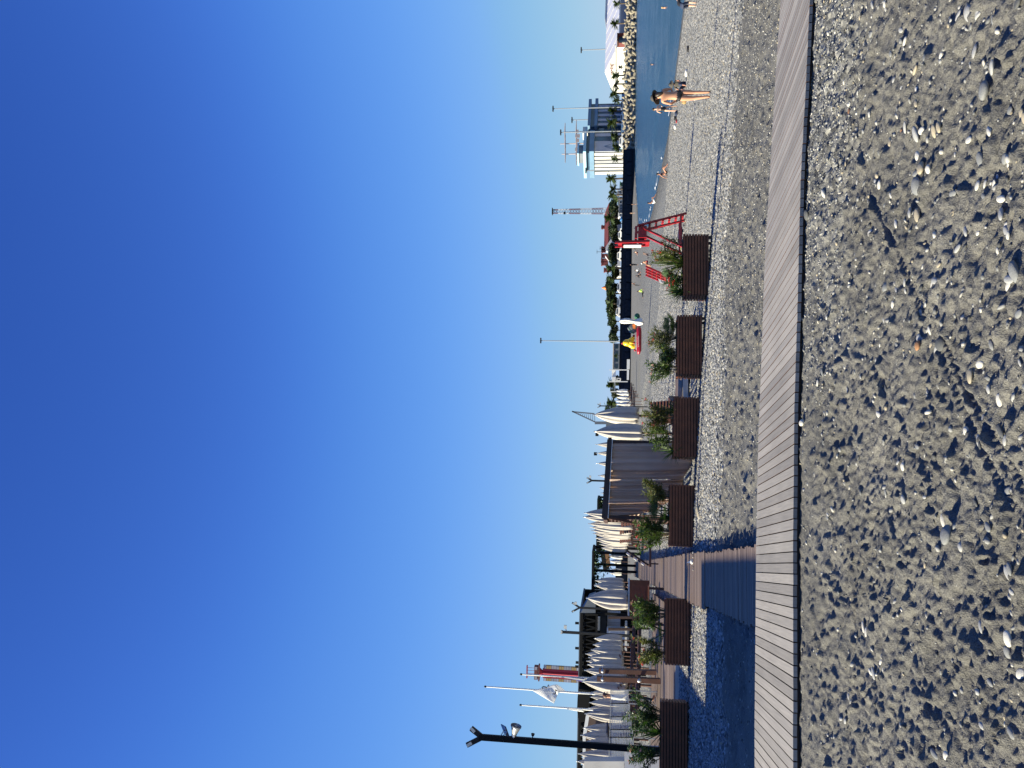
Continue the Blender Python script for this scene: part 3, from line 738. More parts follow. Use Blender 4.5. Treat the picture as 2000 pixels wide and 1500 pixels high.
PL = [  # y, base x, top x, D, label bits
    (7, 1219, 1196, 318, 'palm at the right edge in front of the white hangar roof'),
    (46, 1218, 1191, 314, 'palm in front of the middle of the white hangar roof'),
    (131, 1217, 1207, 300, 'small palm below the lettering on the hangar gable'),
    (147, 1217, 1193, 300, 'palm left of the lettering on the hangar gable'),
    (164, 1217, 1195, 302, 'palm under the left slope of the hangar gable'),
    (182, 1214, 1189, 298, 'palm between hangar and blue port building'),
    (196, 1214, 1196, 300, 'lower palm at the right end of the blue port building'),
    (217, 1215, 1186, 296, 'palm by the high lamp mast before the port building'),
    (239, 1215, 1183, 296, 'palm before the dark glass link of the port building'),
    (266, 1216, 1190, 294, 'palm before the glazed bay of the port building'),
    (272, 1216, 1193, 292, 'palm crowding beside the one at the glazed bay'),
    (287, 1217, 1194, 290, 'palm before the pale panel with the drawing'),
    (292, 1218, 1199, 288, 'leaning palm at the edge of the lit white facade'),
    (310, 1218, 1192, 290, 'palm before the lit white facade of the port building'),
    (349, 1218, 1182, 292, 'tall thin palm left of the port building'),
    (369, 1218, 1188, 294, 'palm above the green stall on the quay'),
    (381, 1218, 1185, 294, 'bushy palm above the white kiosks on the quay'),
    (388, 1217, 1193, 296, 'palm left of the bushy one near the kiosks'),
    (425, 1216, 1179, 300, 'tall palm standing before the red roof'),
    (545, 1214, 1183, 300, 'palm whose crown rises above the orange roof'),
    (524, 1215, 1182, 300, 'palm beside the left end of the red roofed building'),
    (573, 1214, 1184, 300, 'palm in the thick of the green trees'),
    (593, 1214, 1182, 300, 'palm at the left part of the green trees'),
    (616, 1213, 1187, 300, 'palm at the left edge of the green trees'),
    (695, 1212, 1199, 310, 'small palm before the slate grey building'),
    (752, 1212, 1183, 240, 'palm behind the white beach pavilion'),
    (789, 1212, 1182, 240, 'palm behind the small white parasols'),
    (802, 1214, 1176, 250, 'palm partly behind the tall closed parasols'),
]
for i, (y, xb, xt, D, lb) in enumerate(PL):
    q = at(xb, y, D); q[2] = WALLZ if D > 270 else q[2] - 1; h = at(xt, y, D)[2] - q[2]
    src = psrc[i % 3]
    if i < 3:
        o = src; s = h / 4.9; o.location = Vector(q); o.scale = (s * 1.1, s * 1.1, s); o['label'] = lb; o['group'] = 'palms along the quay'
    else: palm(q, h, lb, random.uniform(1.15, 1.5), 'palms along the quay', src)
def crown_mesh(seed, n=2600, r=(1, 1, 1)):
    r_ = np.random.default_rng(seed); cl = r_.uniform(-1, 1, (16, 3)); cl = cl / np.maximum(np.linalg.norm(cl, axis=1)[:, None], .8) * r_.uniform(.3, .8, (16, 1))
    k = r_.integers(0, 16, n); dd = r_.standard_normal((n, 3)); dd /= np.linalg.norm(dd, axis=1)[:, None]
    c = cl[k] + dd * (r_.uniform(.18, .42, (n, 1)))
    a = r_.standard_normal((n, 3)); a /= np.linalg.norm(a, axis=1)[:, None]; bb = np.cross(a, r_.standard_normal((n, 3))); bb /= np.linalg.norm(bb, axis=1)[:, None]
    s = r_.uniform(.06, .15, (n, 1))
    v = np.stack([c - a * s, c + bb * s * .6, c + a * s, c - bb * s * .6], 1).reshape(-1, 3)
    return v * np.array(r), np.arange(n * 4).reshape(-1, 4)
def tree_src(seed, m):
    t = thing('broadleaf_tree', 'x', 'tree', (0, 0, -60))
    b = MB(); b.tube([(0, 0, -.2), (.03, 0, .5), (0, .03, 1.0)], [.07, .055, .04], 8)
    for k in range(5):
        a = k * 1.26; b.tube([(0, 0, .6), (.22 * math.cos(a), .22 * math.sin(a), .95), (.4 * math.cos(a), .4 * math.sin(a), 1.3)], [.035, .025, .012], 6)
    b.build('trunk', M['bark'], t)
    v, f = crown_mesh(seed); o = npmesh('crown', v + np.array([0, 0, 1.35]), f, m, t); return t
tsrc = [tree_src(1, M['tree']), tree_src(2, M['tree2']), tree_src(3, M['tree'])]
TR = [  # y, top x, base x, half width px, D, label
    (405, 1193, 1214, 14, 310, 'round tree right of the lattice mast foot'), (420, 1195, 1214, 11, 308, 'tree under the lattice mast'),
    (437, 1196, 1214, 10, 306, 'round tree before the grey wall, right one'), (452, 1192, 1214, 11, 306, 'round tree before the grey wall, middle one'),
    (467, 1196, 1214, 9, 306, 'low tree just right of the red chair back'), (492, 1190, 1213, 14, 306, 'tree before the grey gabled walls'),
    (507, 1192, 1214, 13, 305, 'olive tree left of the grey gables'), (533, 1197, 1213, 11, 304, 'tree under the orange roof'),
    (556, 1185, 1212, 14, 305, 'big tree with the orange cone behind it'), (568, 1187, 1212, 13, 306, 'dark tree in the middle of the green row'),
    (584, 1186, 1212, 13, 306, 'dense tree left of the middle of the green row'), (603, 1186, 1212, 16, 304, 'darkest tree of the green row, with gaps'),
    (628, 1191, 1212, 12, 304, 'tree just behind the white folded parasol'), (645, 1196, 1212, 9, 304, 'low tree between parasol and lamp mast'),
    (658, 1191, 1212, 11, 304, 'tree right behind the tall lamp mast'), (745, 1200, 1214, 8, 240, 'bush seen through the beach pavilion'),
    (770, 1196, 1214, 9, 235, 'tree behind the row of small white parasols'),
]
for i, (y, xt, xb, hw, D, lb) in enumerate(TR):
    q = at(xb, y, D); q[2] = WALLZ if D > 270 else q[2] - 1; h = at(xt - 3, y, D)[2] - q[2]; s = h / 2.15; w = px(hw, D) * 1.25 / .95
    src = tsrc[i % 3]
    if i < 3:
        src.location = Vector(q); src.scale = (w, w, s); src['label'] = lb; src['group'] = 'trees behind the sea wall'
    else: dup(src, q, random.uniform(0, 6), (w, w, s), lb, 'trees behind the sea wall')
# ---- high lamp masts
def mast(y, xt, xb, D, lb, nl=6):
    q = at(xb, y, D); tp_ = at(xt, y, D); h = tp_[2] - q[2]
    t = thing('lamp_mast', lb, 'lamp mast', q, 0, 'high lamp masts of the port')
    b = MB(); b.tube([(0, 0, 0), (0, 0, h * .4), (0, 0, h)], [px(2.6, D) * .5, px(2.2, D) * .5, px(1.5, D) * .5], 8); b.build('pole', M['steel'], t)
    b = MB(); r = px(5, D); b.tube([(r * .5 * math.cos(a), r * .5 * math.sin(a), h - px(2, D)) for a in np.linspace(0, 6.283, 13)], px(.5, D), 5); b.build('lamp_ring', M['dkgrey'], t)
    for k in range(nl):
        a = k * 6.283 / nl + .4; b = MB(); c = (r * .8 * math.cos(a), r * .8 * math.sin(a), h - px(1, D))
        b.box(c, (px(3.2, D), px(2.6, D), px(1.6, D)), a, None); b.box((c[0] * 1.05, c[1] * 1.05, c[2] - px(1, D)), (px(2.6, D), px(2, D), px(.5, D)), a)
        b.build('floodlight', M['dkgrey'], t)
mast(209, 1079, 1214, 300, 'tallest lamp mast, in front of the right wing of the port building')
mast(256, 1094, 1212, 300, 'lamp mast in front of the ship rig on the port building')
mast(232, 1116, 1214, 420, 'lamp mast rising behind the roof hut of the port building')
mast(95, 1134, 1214, 460, 'lamp mast rising behind the white hangar roof')
mast(332, 1143, 1216, 330, 'thin lamp mast at the left corner of the port building')
mast(667, 1055, 1213, 295, 'lone lamp mast standing in the middle of the skyline')
# ---- white hangar
def quadbox(name, pts, off, m, parent):
    b = MB(); b.prism(pts, off); o = b.build(name, m, parent); o.location = -parent.location; return o
t = thing('hangar', 'big white hangar with a sloping panelled roof and gable end', 'hangar', at(1216, 140, 340))
gl, gr = at(1197, 181, 352), at(1208, 87, 322); pk = at(1181, 141, 339)
gl[2] = min(gl[2], 7.5); ax = np.array([gr[1] - gl[1], -(gr[0] - gl[0]), 0]); ax = -ax / np.linalg.norm(ax) if ax[0] < 0 else ax / np.linalg.norm(ax)
ax = np.array([.86, .50, 0])
bl, br = gl.copy(), gr.copy(); bl[2] = br[2] = WALLZ
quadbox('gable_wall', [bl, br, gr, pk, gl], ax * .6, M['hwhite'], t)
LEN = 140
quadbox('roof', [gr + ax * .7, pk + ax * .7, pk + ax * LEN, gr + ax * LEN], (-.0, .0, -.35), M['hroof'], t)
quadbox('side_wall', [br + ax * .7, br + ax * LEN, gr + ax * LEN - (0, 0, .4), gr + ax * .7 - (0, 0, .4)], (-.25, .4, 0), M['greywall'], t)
b = MB()
for k in range(1, 22):
    u = k * 6.2; a = gr + ax * u + np.array([0, 0, .02]); c = pk + ax * u + np.array([0, 0, .02]); b.bar(a, c, .6, .1)
o = b.build('roof_rib', M['hwhite'], t); o.location = -t.location
b = MB(); u0, u1 = pk + ax * 26, pk + ax * 56
b.prism([u0 + (0, 0, -.2), u1 + (0, 0, -.2), u1 - ax * 2 + (0, 0, .75), u0 + ax * 9 + (0, 0, .75)], (-.5, .8, 0)); o = b.build('ridge_vent', M['hwhite'], t); o.location = -t.location
b = MB(); c0 = gl * .0 + bl; hd = (gr - gl); hd[2] = 0
a = bl + (0, 0, 4.0); c = br + (0, 0, 4.0); b.bar(a - ax * .15, c - ax * .15, .3, .5); o = b.build('gable_band', M['greywall'], t); o.location = -t.location
b = MB()   # the small lettering, only strokes can be made out
for k, (yy, x0, x1) in enumerate(((124, 1192, 1200), (127, 1193, 1197), (131, 1192, 1198), (134, 1194, 1196), (138, 1193, 1198), (142, 1193, 1196))):
    u = (yy - 181) / (87 - 181); base = gl + (gr - gl) * u - ax * .25; Dm = base[1]
    za, zb = at(x1, yy, Dm)[2], at(x0, yy, Dm)[2]; b.bar((base[0], base[1], za), (base[0], base[1], zb), .3, .2)
    b.bar((base[0], base[1], zb), (base[0] + .8, base[1] - .5, zb - .2), .25, .2)
o = b.build('lettering', M['redroof'], t); o.location = -t.location
b = MB(); q = at(1212, 78, 316); b.box((0, 0, 1.75), (4.4, 3, .35), .5); b.mi(1).box((-1.8, .2, .1), (.3, 2.0, 3), .5); b.box((1.8, .2, .1), (.3, 2.0, 3), .5); b.box((0, .2, 1.4), (3.6, 1.8, .3), .5); b.mi(2).box((0, .5, .1), (3.2, 1.2, 2.4), .5)
b.build('gate_porch', [M['darkwood'], M['redroof'], M['glass']], None, org=None); o = bpy.data.objects['gate_porch']; o.location = (q[0], q[1], WALLZ + 1.5); tag(o, 'dark red gate porch beside the hangar gable', 'porch')
# ---- blue port building
D0 = 352.0
t = thing('port_building', 'blue glass port building with stepped slab roofs and a lit white end', 'building', at(1214, 298, D0))
a_ = np.array([.86, .51, 0]); l_ = np.array([-.51, .86, 0]); O = at(1214, 296, D0); O[2] = 0
def zx(x, y=298, D=D0): return at(x, y, D)[2]
def pb(name, u0, u1, w0, w1, z0, z1, m):
    b = MB(); pts = [O + a_ * u + l_ * w for u, w in ((u0, w0), (u1, w0), (u1, w1), (u0, w1))]
    b.prism([(*q[:2], z0) for q in pts], (0, 0, z1 - z0)); o = b.build(name, m, t); o.location = -t.location; return o
UL, WL = 11.5, 12.5; U2 = 16.5; U3 = 31
pb('wall', 0, UL, 0, WL, 1, zx(1151), M['glassd'])
pb('roof_slab', -.8, UL + .5, -1.2, WL + 2, zx(1160), zx(1151), M['bluepanel'])
pb('upper_storey', .6, UL - .5, 1, WL - 1, zx(1151), zx(1144), M['glass'])
pb('roof_slab', -.8, UL + .5, -1.2, WL + 2, zx(1144.5), zx(1139), M['cyanpanel'])
pb('roof_room', .8, 6, 1.5, 7, zx(1139), zx(1130), M['slate'])
pb('roof_slab', .2, 6.6, .8, 8, zx(1130), zx(1127), M['cyanpanel'])
for k in range(6):                                             # lit white piers on the left face
    w = .3 + k * 2.2; pb('pier', -.35, -.01, w, w + 1.55, 1.2, zx(1160.5), M['greywall'] if k == 2 else M['hwhite'])
pb('panel', -.02, 6.2, -.3, -.01, 3, zx(1160.5), M['paleblue'])
b = MB()                                                       # line drawing of a ship on the pale panel
for q0, q1 in (((1, 5), (5, 5)), ((1, 5), (2, 3.8)), ((5, 5), (4.4, 3.8)), ((2, 3.8), (4.4, 3.8)), ((3, 5), (3, 10)), ((3, 10), (1.3, 5.6)), ((3, 10), (4.8, 5.6)), ((1.3, 5.6), (4.8, 5.6))):
    pa = O + a_ * q0[0] - l_ * .4; pc = O + a_ * q1[0] - l_ * .4; b.bar((pa[0], pa[1], q0[1]), (pc[0], pc[1], q1[1]), .14, .1)
o = b.build('ship_drawing', M['bluepanel'], t); o.location = -t.location
pb('pier', 9.2, 11, -.3, -.01, 1.5, zx(1160.5), M['paleblue'])
pb('glazed_bay', 6.4, 9, -.12, -.01, 1.5, zx(1160.5), M['glass'])
pb('link', UL + .02, U2, 2, WL, 1, zx(1146), M['glassd'])
pb('balcony', UL + .6, UL + 2.6, .8, 1.98, zx(1159), zx(1154), M['bluepanel'])
pb('balcony', UL + 1, UL + 4, .9, 1.98, zx(1178), zx(1168), M['glass'])
pb('wall', U2 + .02, U3, .8, WL, 1, zx(1150), M['glass'])
pb('roof_slab', U2 - .4, U3 + 2.5, -.2, WL, zx(1164.5), zx(1158.5), M['bluepanel'])
pb('roof_slab', U2 - .4, U3 + 2.2, -.2, WL, zx(1151), zx(1145), M['bluepanel'])
for k in range(5):
    u = U2 + .4 + k * 2.9; pb('pier', u, u + 1.2, .45, .79, 1.5, zx(1165), M['paleblue'])
pb('roof_hut', U2 - 1.5, U2 + 2.5, 3, 7, zx(1145), zx(1135), M['offwhite'])
for k in range(9): pb('mullion', 11.6 + k * .55, 11.7 + k * .55, 1.9, 1.99, 2, zx(1147), M['bluepanel'])
pb('podium', -.5, U3 + 3, -3, -1.3, 1, 2.9, M['cyanpanel'])
# ship masts rising behind
t = thing('tall_ship', 'pale pink masts and yards of a sailing ship over the port building roof', 'ship', at(1214, 285, 385))
b = MB(); b.prism([(-12, -3, 0), (14, -3, 0), (16, 0, 3), (14, 3, 0), (-12, 3, 0)], (0, 0, 3)); b.build('hull', M['darkwood'], t)
for y, xt in ((258, 1100), (281, 1094), (301, 1097)):
    q = at(xt, y, 385) - np.array(t.location); b = MB(); b.tube([(q[0], 0, 2), (q[0], 0, q[2])], [.42, .18], 7); mm = b.build('mast', M['pink'], t)
    for xx, wl in ((1104, 4.2), (1126, 5.4)):
        z = at(xx + .4 * (y - 281) / 20, y, 385)[2] - t.location[2]; b = MB(); b.tube([(q[0] - wl, -.4, z), (q[0], -.4, z + .05), (q[0] + wl, -.4, z)], [.15, .34, .15], 6); b.build('yard', M['pink'], mm)
b = MB()
for k in range(7): b.box((-6 + k * 2.1, -2, zx(1127) - 1.0), (1.6, .3, .9 + .6 * (k % 3)))
b.build('deck_rail', M['pink'], t)
# ---- red roofed long building with gables and turrets
t = thing('red_roof_house', 'long grey building with a dark red roof, pale gables and small turrets', 'building', at(1213, 455, 330))
def zz(x, y, D): return at(x, y, D)[2] - t.location[2]
def xx_(y, D): return at(1200, y, D)[0] - t.location[0]
b = MB(); x0, x1 = xx_(480, 330), xx_(402, 330); b.box(((x0 + x1) / 2, 5, (zz(1190, 440, 330)) / 2), (x1 - x0, 10, zz(1190, 440, 330))); b.build('wall', M['greywall'], t)
b = MB(); ze, zr = zz(1188.5, 440, 330), zz(1180, 440, 330); b.prism([(x0 - 1, -.8, ze), (x1 + 1, -.8, ze), (x1 - 2, 5, zr), (x0 - 1, 5, zr)], (0, .1, -.4)); b.prism([(x0 - 1, 10.8, ze), (x1 + 1, 10.8, ze), (x1 - 2, 5.2, zr), (x0 - 1, 5.2, zr)], (0, -.1, -.4)); rf = b.build('roof', M['redroof'], t)
for y in (439, 481, 486):
    b = MB(); xc = xx_(y, 330); b.box((xc, 5, zz(1178, y, 330)), (1.3, 1.3, 1.8)); b.box((xc, 5, zz(1175.6, y, 330)), (1.7, 1.7, .4)); b.build('chimney', M['redroof'], rf)
for (ya, yb, xt) in ((466, 490, 1183), (493, 520, 1182)):
    b = MB(); xa, xb = xx_(yb, 328), xx_(ya, 328); xm = xa + (xb - xa) * (.75 if ya > 480 else .3)
    b.prism([(xa, -2.5, 0), (xb, -2.5, 0), (xb, -2.5, zz(1194, ya, 328)), (xm, -2.5, zz(xt, ya, 328)), (xa, -2.5, zz(1200 if ya > 480 else 1184, yb, 328))], (0, 5, 0)); b.build('gable_wall', M['paleblue'], t)
b = MB(); b.bar((xx_(522, 327), -3, zz(1200, 520, 328)), (xx_(496, 327), -3, zz(1182.5, 496, 328)), 1, .7); b.build('gable_roof', M['redroof'], t)
for y, x in ((499, 1179), (508, 1178.5), (514, 1179), (527, 1184)):
    b = MB(); xc, z = xx_(y, 332), zz(x, y, 332); b.box((xc, 3, z - .6), (1.5, 1.5, 2.4)); b.box((xc, 3, z + .8), (1.9, 1.9, .4)); b.build('chimney', M['redroof'], t)
b = MB()
for y, x in ((484, 1171), (491, 1165)):
    xc = xx_(y, 332); b.tube([(xc, 3, zz(1180, y, 332)), (xc, 3, zz(x, y, 332))], .09, 5); b.bar((xc - .8, 3, zz(x + 1, y, 332)), (xc + .8, 3, zz(x + 1, y, 332)), .12)
b.build('aerial', M['dkgrey'], t)
# lattice mast
t = thing('radio_mast', 'red and white steel lattice radio mast', 'mast', at(1200, 412, 335))
H = at(1079, 412, 335)[2] - t.location[2]; n_ = 22
b = MB()
for sx_, sy_ in ((-1, -1), (1, -1), (1, 1), (-1, 1)):
    for k in range(n_):
        z0, z1 = H * k / n_, H * (k + 1) / n_; w0, w1 = 1.1 - .4 * k / n_, 1.1 - .4 * (k + 1) / n_
        b.mi((k // 4) % 2); b.bar((sx_ * w0, sy_ * w0, z0), (sx_ * w1, sy_ * w1, z1), .16)
b.build('leg_frame', [M['paleblue'], M['redroof']], t)
b = MB()
for k in range(n_):
    z0, z1 = H * k / n_, H * (k + 1) / n_; w = 1.08 - .4 * k / n_; b.mi((k // 4) % 2)
    for f_ in (-1, 1):
        b.bar((-w, f_ * w, z0), (w, f_ * w, z1), .08); b.bar((w, f_ * w, z0), (-w, f_ * w, z1), .08); b.bar((f_ * w, -w, z0), (f_ * w, w, z1), .08)
b.build('bracing', [M['paleblue'], M['redroof']], t)
b = MB(); b.box((0, 0, H), (2.6, 2.6, .3)); b.box((-.9, -1, H * .8), (.9, .9, .7)); b.build('platform', M['dkgrey'], t)
# slate building, kiosks, stalls, cars and rails on the quay
def simple(name, cat, label, ya, yb, xt, D, depth, m, roofm=None, win=0):
    q = at(1213, (ya + yb) / 2, D); q[2] = WALLZ if D > 270 else float(zbase(q[0], q[1])); w = px(yb - ya, D); h = at(xt, (ya + yb) / 2, D)[2] - q[2]
    t = thing(name, label, cat, q)
    b = MB(); b.box((0, depth / 2, h / 2), (w, depth, h)); b.build('wall', m, t)
    b = MB(); b.box((0, depth / 2, h + .15), (w + .5, depth + .6, .3)); b.build('roof', roofm or m, t)
    for k in range(win):
        b = MB(); b.box((-w / 2 + w * (k + .5) / win, -.04, h * .55), (w / win * .6, .06, h * .4)); b.build('window', M['glassd'], t)
    return t
simple('warehouse', 'building', 'low slate grey warehouse with a pale roof edge', 671, 722, 1198, 330, 14, M['slate'], M['offwhite'], 4)
simple('kiosk', 'kiosk', 'small white kiosk with a dark window beside a blue panel', 417, 423, 1209, 290, 2.5, M['white'], None, 1)
simple('kiosk', 'kiosk', 'blue panelled kiosk pressed against the white one', 424, 428, 1213, 290, 2.5, M['bluebr'])
simple('kiosk', 'kiosk', 'green stall under the palms left of the port building', 356, 363, 1212, 300, 2.5, M['green'], None, 1)
simple('kiosk', 'kiosk', 'white kiosk right of the green stall', 364, 370, 1213, 300, 2.5, M['white'], None, 1)
simple('kiosk', 'kiosk', 'white kiosk under the bushy palm', 372, 378, 1207, 300, 2.5, M['white'], None, 1)
simple('kiosk', 'kiosk', 'white kiosk with a grey lean-to at its left', 384, 398, 1209, 300, 2.5, M['white'], M['greywall'], 2)
simple('shed', 'shed', 'long grey shed on the quay below the red roof', 399, 415, 1210, 292, 3, M['greywall'], M['slate'], 3)
simple('orange_roof_house', 'house', 'small house with an orange roof among the trees', 528, 540, 1198, 330, 8, M['offwhite'], M['orange'], 2)
b = MB(); q = at(1181.5, 562, 320); b.lathe([(1.6, -2.5), (1.3, -1), (.5, .5), (0, 1.4)], 10); b.build('cone_roof', M['orange'], None); o = bpy.data.objects['cone_roof']; o.location = Vector(q); tag(o, 'orange cone shaped roof tip above the trees', 'roof')
def car(y, D, label, m, big=1.0, group='vehicles parked on the quay'):
    q = at(1213, y, D); t = thing('parked_car', label, 'car', (q[0], q[1], WALLZ), random.uniform(-.2, .2), group)
    b = MB(); b.prism([(-2.1, -.8, .35), (2.1, -.8, .35), (2.15, -.8, .8), (1.2, -.8, .95), (.7, -.8, 1.45 * big), (-1.3, -.8, 1.45 * big), (-1.9, -.8, .95), (-2.15, -.8, .85)], (0, 1.6, 0)); b.build('body', m, t)
    b = MB(); b.box((-.3, -.82, 1.15 * big), (1.7, .05, .4)); b.build('window', M['glassd'], t)
    for sx_ in (-1.3, 1.3):
        b = MB(); b.tube([(sx_, -.85, .33), (sx_, -.6, .33)], .33, 12); b.build('wheel', M['black'], t)
car(458, 288, 'white car with dark windows parked behind the red chair', M['white'])
car(498, 289, 'white van parked under the tree left of the red chair', M['white'], 1.2)
car(560, 290, 'pale car under the big tree with the orange cone', M['white'])
car(590, 290, 'silver car half hidden under the dense trees', M['steel'])
car(607, 290, 'light van at the left end of the dense trees', M['whitecanvas'], 1.2)
car(275, 284, 'white car near the end of the tetrapods', M['white'], 1.2)
car(205, 300, 'silver car before the right wing of the port building', M['steel'])
car(230, 296, 'white car before the dark glass link', M['white'])
# crane boom behind the parasols
t = thing('crane', 'blue grey lattice crane boom leaning above the closed parasols', 'crane', at(1200, 826, 150))
def rel(x, y, D=150): return at(x, y, D) - np.array(t.location)
b = MB(); A, B_ = rel(1117, 803), rel(1166, 826); C_, E_ = rel(1118, 804), rel(1161, 808)
for s0, s1 in ((A, B_), (C_, E_)): b.bar(s0, s1, .22)
for k in range(12):
    u0, u1 = k / 12, (k + 1) / 12; b.bar(A + (B_ - A) * u0, C_ + (E_ - C_) * u1, .08)
b.build('boom', M['slate'], t)
b = MB(); b.bar(B_ + (0, 0, .4), (0, 0, 0), .5); b.box((0, 0, .5), (2.5, 2.5, 2)); b.build('cab', M['slate'], t)
# ---------------------------------------------------------------- planters in a row
TP = 17.3
def pline(x, y, c=TP):
    d = ray(x, y); k = c / (d[:2] @ p2); q = d * k; return np.array([q[0], q[1], q[2] + 1.6])
def planter(ya, yb, xt, xb, label, hands=0):
    a, c = pline((xt + xb) / 2, yb), pline((xt + xb) / 2, ya)          # left (larger y) and right end
    zt, zb = pline(xt, (ya + yb) / 2)[2], pline(xb, (ya + yb) / 2)[2]
    L = float(np.linalg.norm((c - a)[:2])); h = zt - zb; dp = .46
    dzl = (pline(xt, yb)[2] - zt) * 0
    t = thing('planter', label, 'planter', (a[0], a[1], zb), EA, 'slatted planters standing in a row on the shingle')
    n = 9; ph = h / n; b = MB()
    for i in range(n):
        z = (i + .5) * ph; hh = ph - .015; j = random.uniform(-.006, .006)
        b.box((L / 2 + j, .011, z), (L - .004, .022, hh)); b.box((L / 2 + j, dp - .011, z), (L - .004, .022, hh))
        b.box((.011, dp / 2, z), (.022, dp - .05, hh)); b.box((L - .011, dp / 2, z), (.022, dp - .05, hh))
    b.build('slats', M['slat'], t)
    b = MB(); b.box((L / 2, dp / 2, h / 2 - .01), (L - .06, dp - .06, h - .08)); b.build('liner', M['black'], t)
    b = MB(); b.box((L / 2, dp / 2, h - .06), (L - .07, dp - .07, .03)); b.build('soil', M['soil'], t)
    for x_ in (.06, L - .06):
        for y_ in (.06, dp - .06):
            b = MB(); b.box((x_, y_, -.06), (.05, .05, .13)); b.build('foot', M['darkwood'], t)
    return dict(o=np.array([a[0], a[1], zb]), L=L, h=h)
PLN = [planter(1372, 1512, 1290, 1343, 'dark slatted planter at the left end of the row, in shade'),
       planter(1170, 1300, 1299, 1352, 'slatted planter left of the plank path, with light showing through its slats'),
       planter(947, 1067, 1307, 1360, 'slatted planter right of the plank path, in front of the cabana'),
       planter(775, 892, 1315, 1366, 'slatted planter before the two big closed parasols'),
       planter(615, 731, 1322, 1372, 'slatted planter below the yellow inflatable'),
       planter(457, 575, 1334, 1385, 'slatted planter at the right end of the row, below the red chair')]
# ---- plants
def leaves_np(base, dirv, ln, wd, droop=.25):
    """kite shaped leaves, two quads folded on the midrib"""
    n = len(base); dirv = dirv / np.linalg.norm(dirv, axis=1)[:, None]; up = np.array([0, 0, 1.]); s = np.cross(dirv, up + rng.normal(0, .5, (n, 3))); s /= np.linalg.norm(s, axis=1)[:, None] + 1e-9
    nn = np.cross(s, dirv); ln = ln[:, None]; wd = wd[:, None]
    mid = base + dirv * ln * .5; tip = base + dirv * ln - up * ln * droop
    v = np.stack([base, mid + s * wd + nn * wd * .4, tip, mid - s * wd + nn * wd * .4], 1)
    return v.reshape(-1, 3), np.arange(n * 4).reshape(-1, 4)
def oleander(pos, w, h, label, leaf='leaf', flow=None, nfl=5, stems=9, nl=70, lean=0, cat='bush', ll=.13, name='oleander_bush', depth=.4):
    w *= 1.25; h *= 1.1; nl = int(nl * 1.2)
    t = thing(name, label, cat, pos, EA)
    b = MB(); LV = []; DV = []; tips = []
    for k in range(stems):
        a = random.uniform(0, 6.283); rr_ = random.uniform(.1, 1) ** .6
        ex, ey = w / 2 * rr_ * math.cos(a) + lean, depth * rr_ * math.sin(a); eh = h * random.uniform(.62, 1.0) * (1 - .15 * rr_)
        p0 = np.array([ex * .18, ey * .18, -.02]); p1 = np.array([ex * .5, ey * .5, eh * .55]); p3 = np.array([ex, ey, eh])
        pts = [p0 * (1 - u) ** 2 + 2 * p1 * u * (1 - u) + p3 * u * u for u in np.linspace(0, 1, 6)]
        b.tube(pts, np.linspace(.009, .003, 6), 5, False); tips.append(p3)
        u = np.sort(np.random.default_rng(random.randrange(10 ** 6)).uniform(.28, 1.02, nl)); P = (1 - u)[:, None] ** 2 * p0 + (2 * u * (1 - u))[:, None] * p1 + (u * u)[:, None] * p3
        P = P + rng.normal(0, .022, P.shape); ax = (p3 - p1) / np.linalg.norm(p3 - p1)
        ang = rng.uniform(0, 6.283, nl); dv = np.stack([np.cos(ang), np.sin(ang), rng.uniform(-.25, 1.0, nl)], -1) + ax * .5
        LV.append(P); DV.append(dv)
    b.build('stems', M['bark'], t, True)
    P = np.concatenate(LV); dv = np.concatenate(DV); v, f = leaves_np(P, dv, ll * rng.uniform(.6, 1.15, len(P)), ll * .085 * rng.uniform(.8, 1.3, len(P)))
    npmesh('foliage', v, f, M[leaf], t)
    if flow:
        for k in range(nfl):
            q = tips[k % len(tips)] + np.array([random.gauss(0, .02), random.gauss(0, .02), random.uniform(-.02, .04)]); c = MB()
            for _ in range(7):
                o_ = q + np.array([random.gauss(0, .018), random.gauss(0, .018), random.gauss(0, .014)])
                for kk in range(4):
                    a = kk * 1.57 + random.random(); r_ = .02
                    c.add([o_, o_ + (r_ * math.cos(a), r_ * math.sin(a), .008), o_ + (r_ * 1.2 * math.cos(a + .6), r_ * 1.2 * math.sin(a + .6), .014), o_ + (r_ * math.cos(a + 1.2), r_ * math.sin(a + 1.2), .008)], [(0, 1, 2, 3)])
            c.build('flower', M[flow], t)
    return t
def blades(pos, n, ln, wd, label, m='yucca', elev=(.15, 1.4), name='yucca', cat='plant', droop=.35, dry=0):
    t = thing(name, label, cat, pos, EA)
    def mk(n, el):
        c = MB()
        for k in range(n):
            az = random.uniform(0, 6.283); e_ = random.uniform(*el); L = ln * random.uniform(.65, 1.1); q = Vector((0, 0, 0)); v = Vector((math.cos(az) * math.cos(e_), math.sin(az) * math.cos(e_), math.sin(e_))); s = Vector((-math.sin(az), math.cos(az), 0)); P = []
            for i in range(6):
                w = wd * (1 - (i / 5) ** 1.6) * (.6 + .4 * min(i, 1)) + .001; P += [q - s * w, q + Vector((0, 0, -w * .5)), q + s * w]; q = q + v * (L / 5); v = (v + Vector((0, 0, -droop * .25 * math.cos(e_)))).normalized()
            c.add(P, [(i * 3 + j, i * 3 + j + 1, i * 3 + j + 4, i * 3 + j + 3) for i in range(5) for j in (0, 1)])
        return c
    mk(n, elev).build('foliage', M[m], t)
    if dry: mk(dry, (elev[0], 1.2)).build('dry_blades', M['dry'], t)
    return t
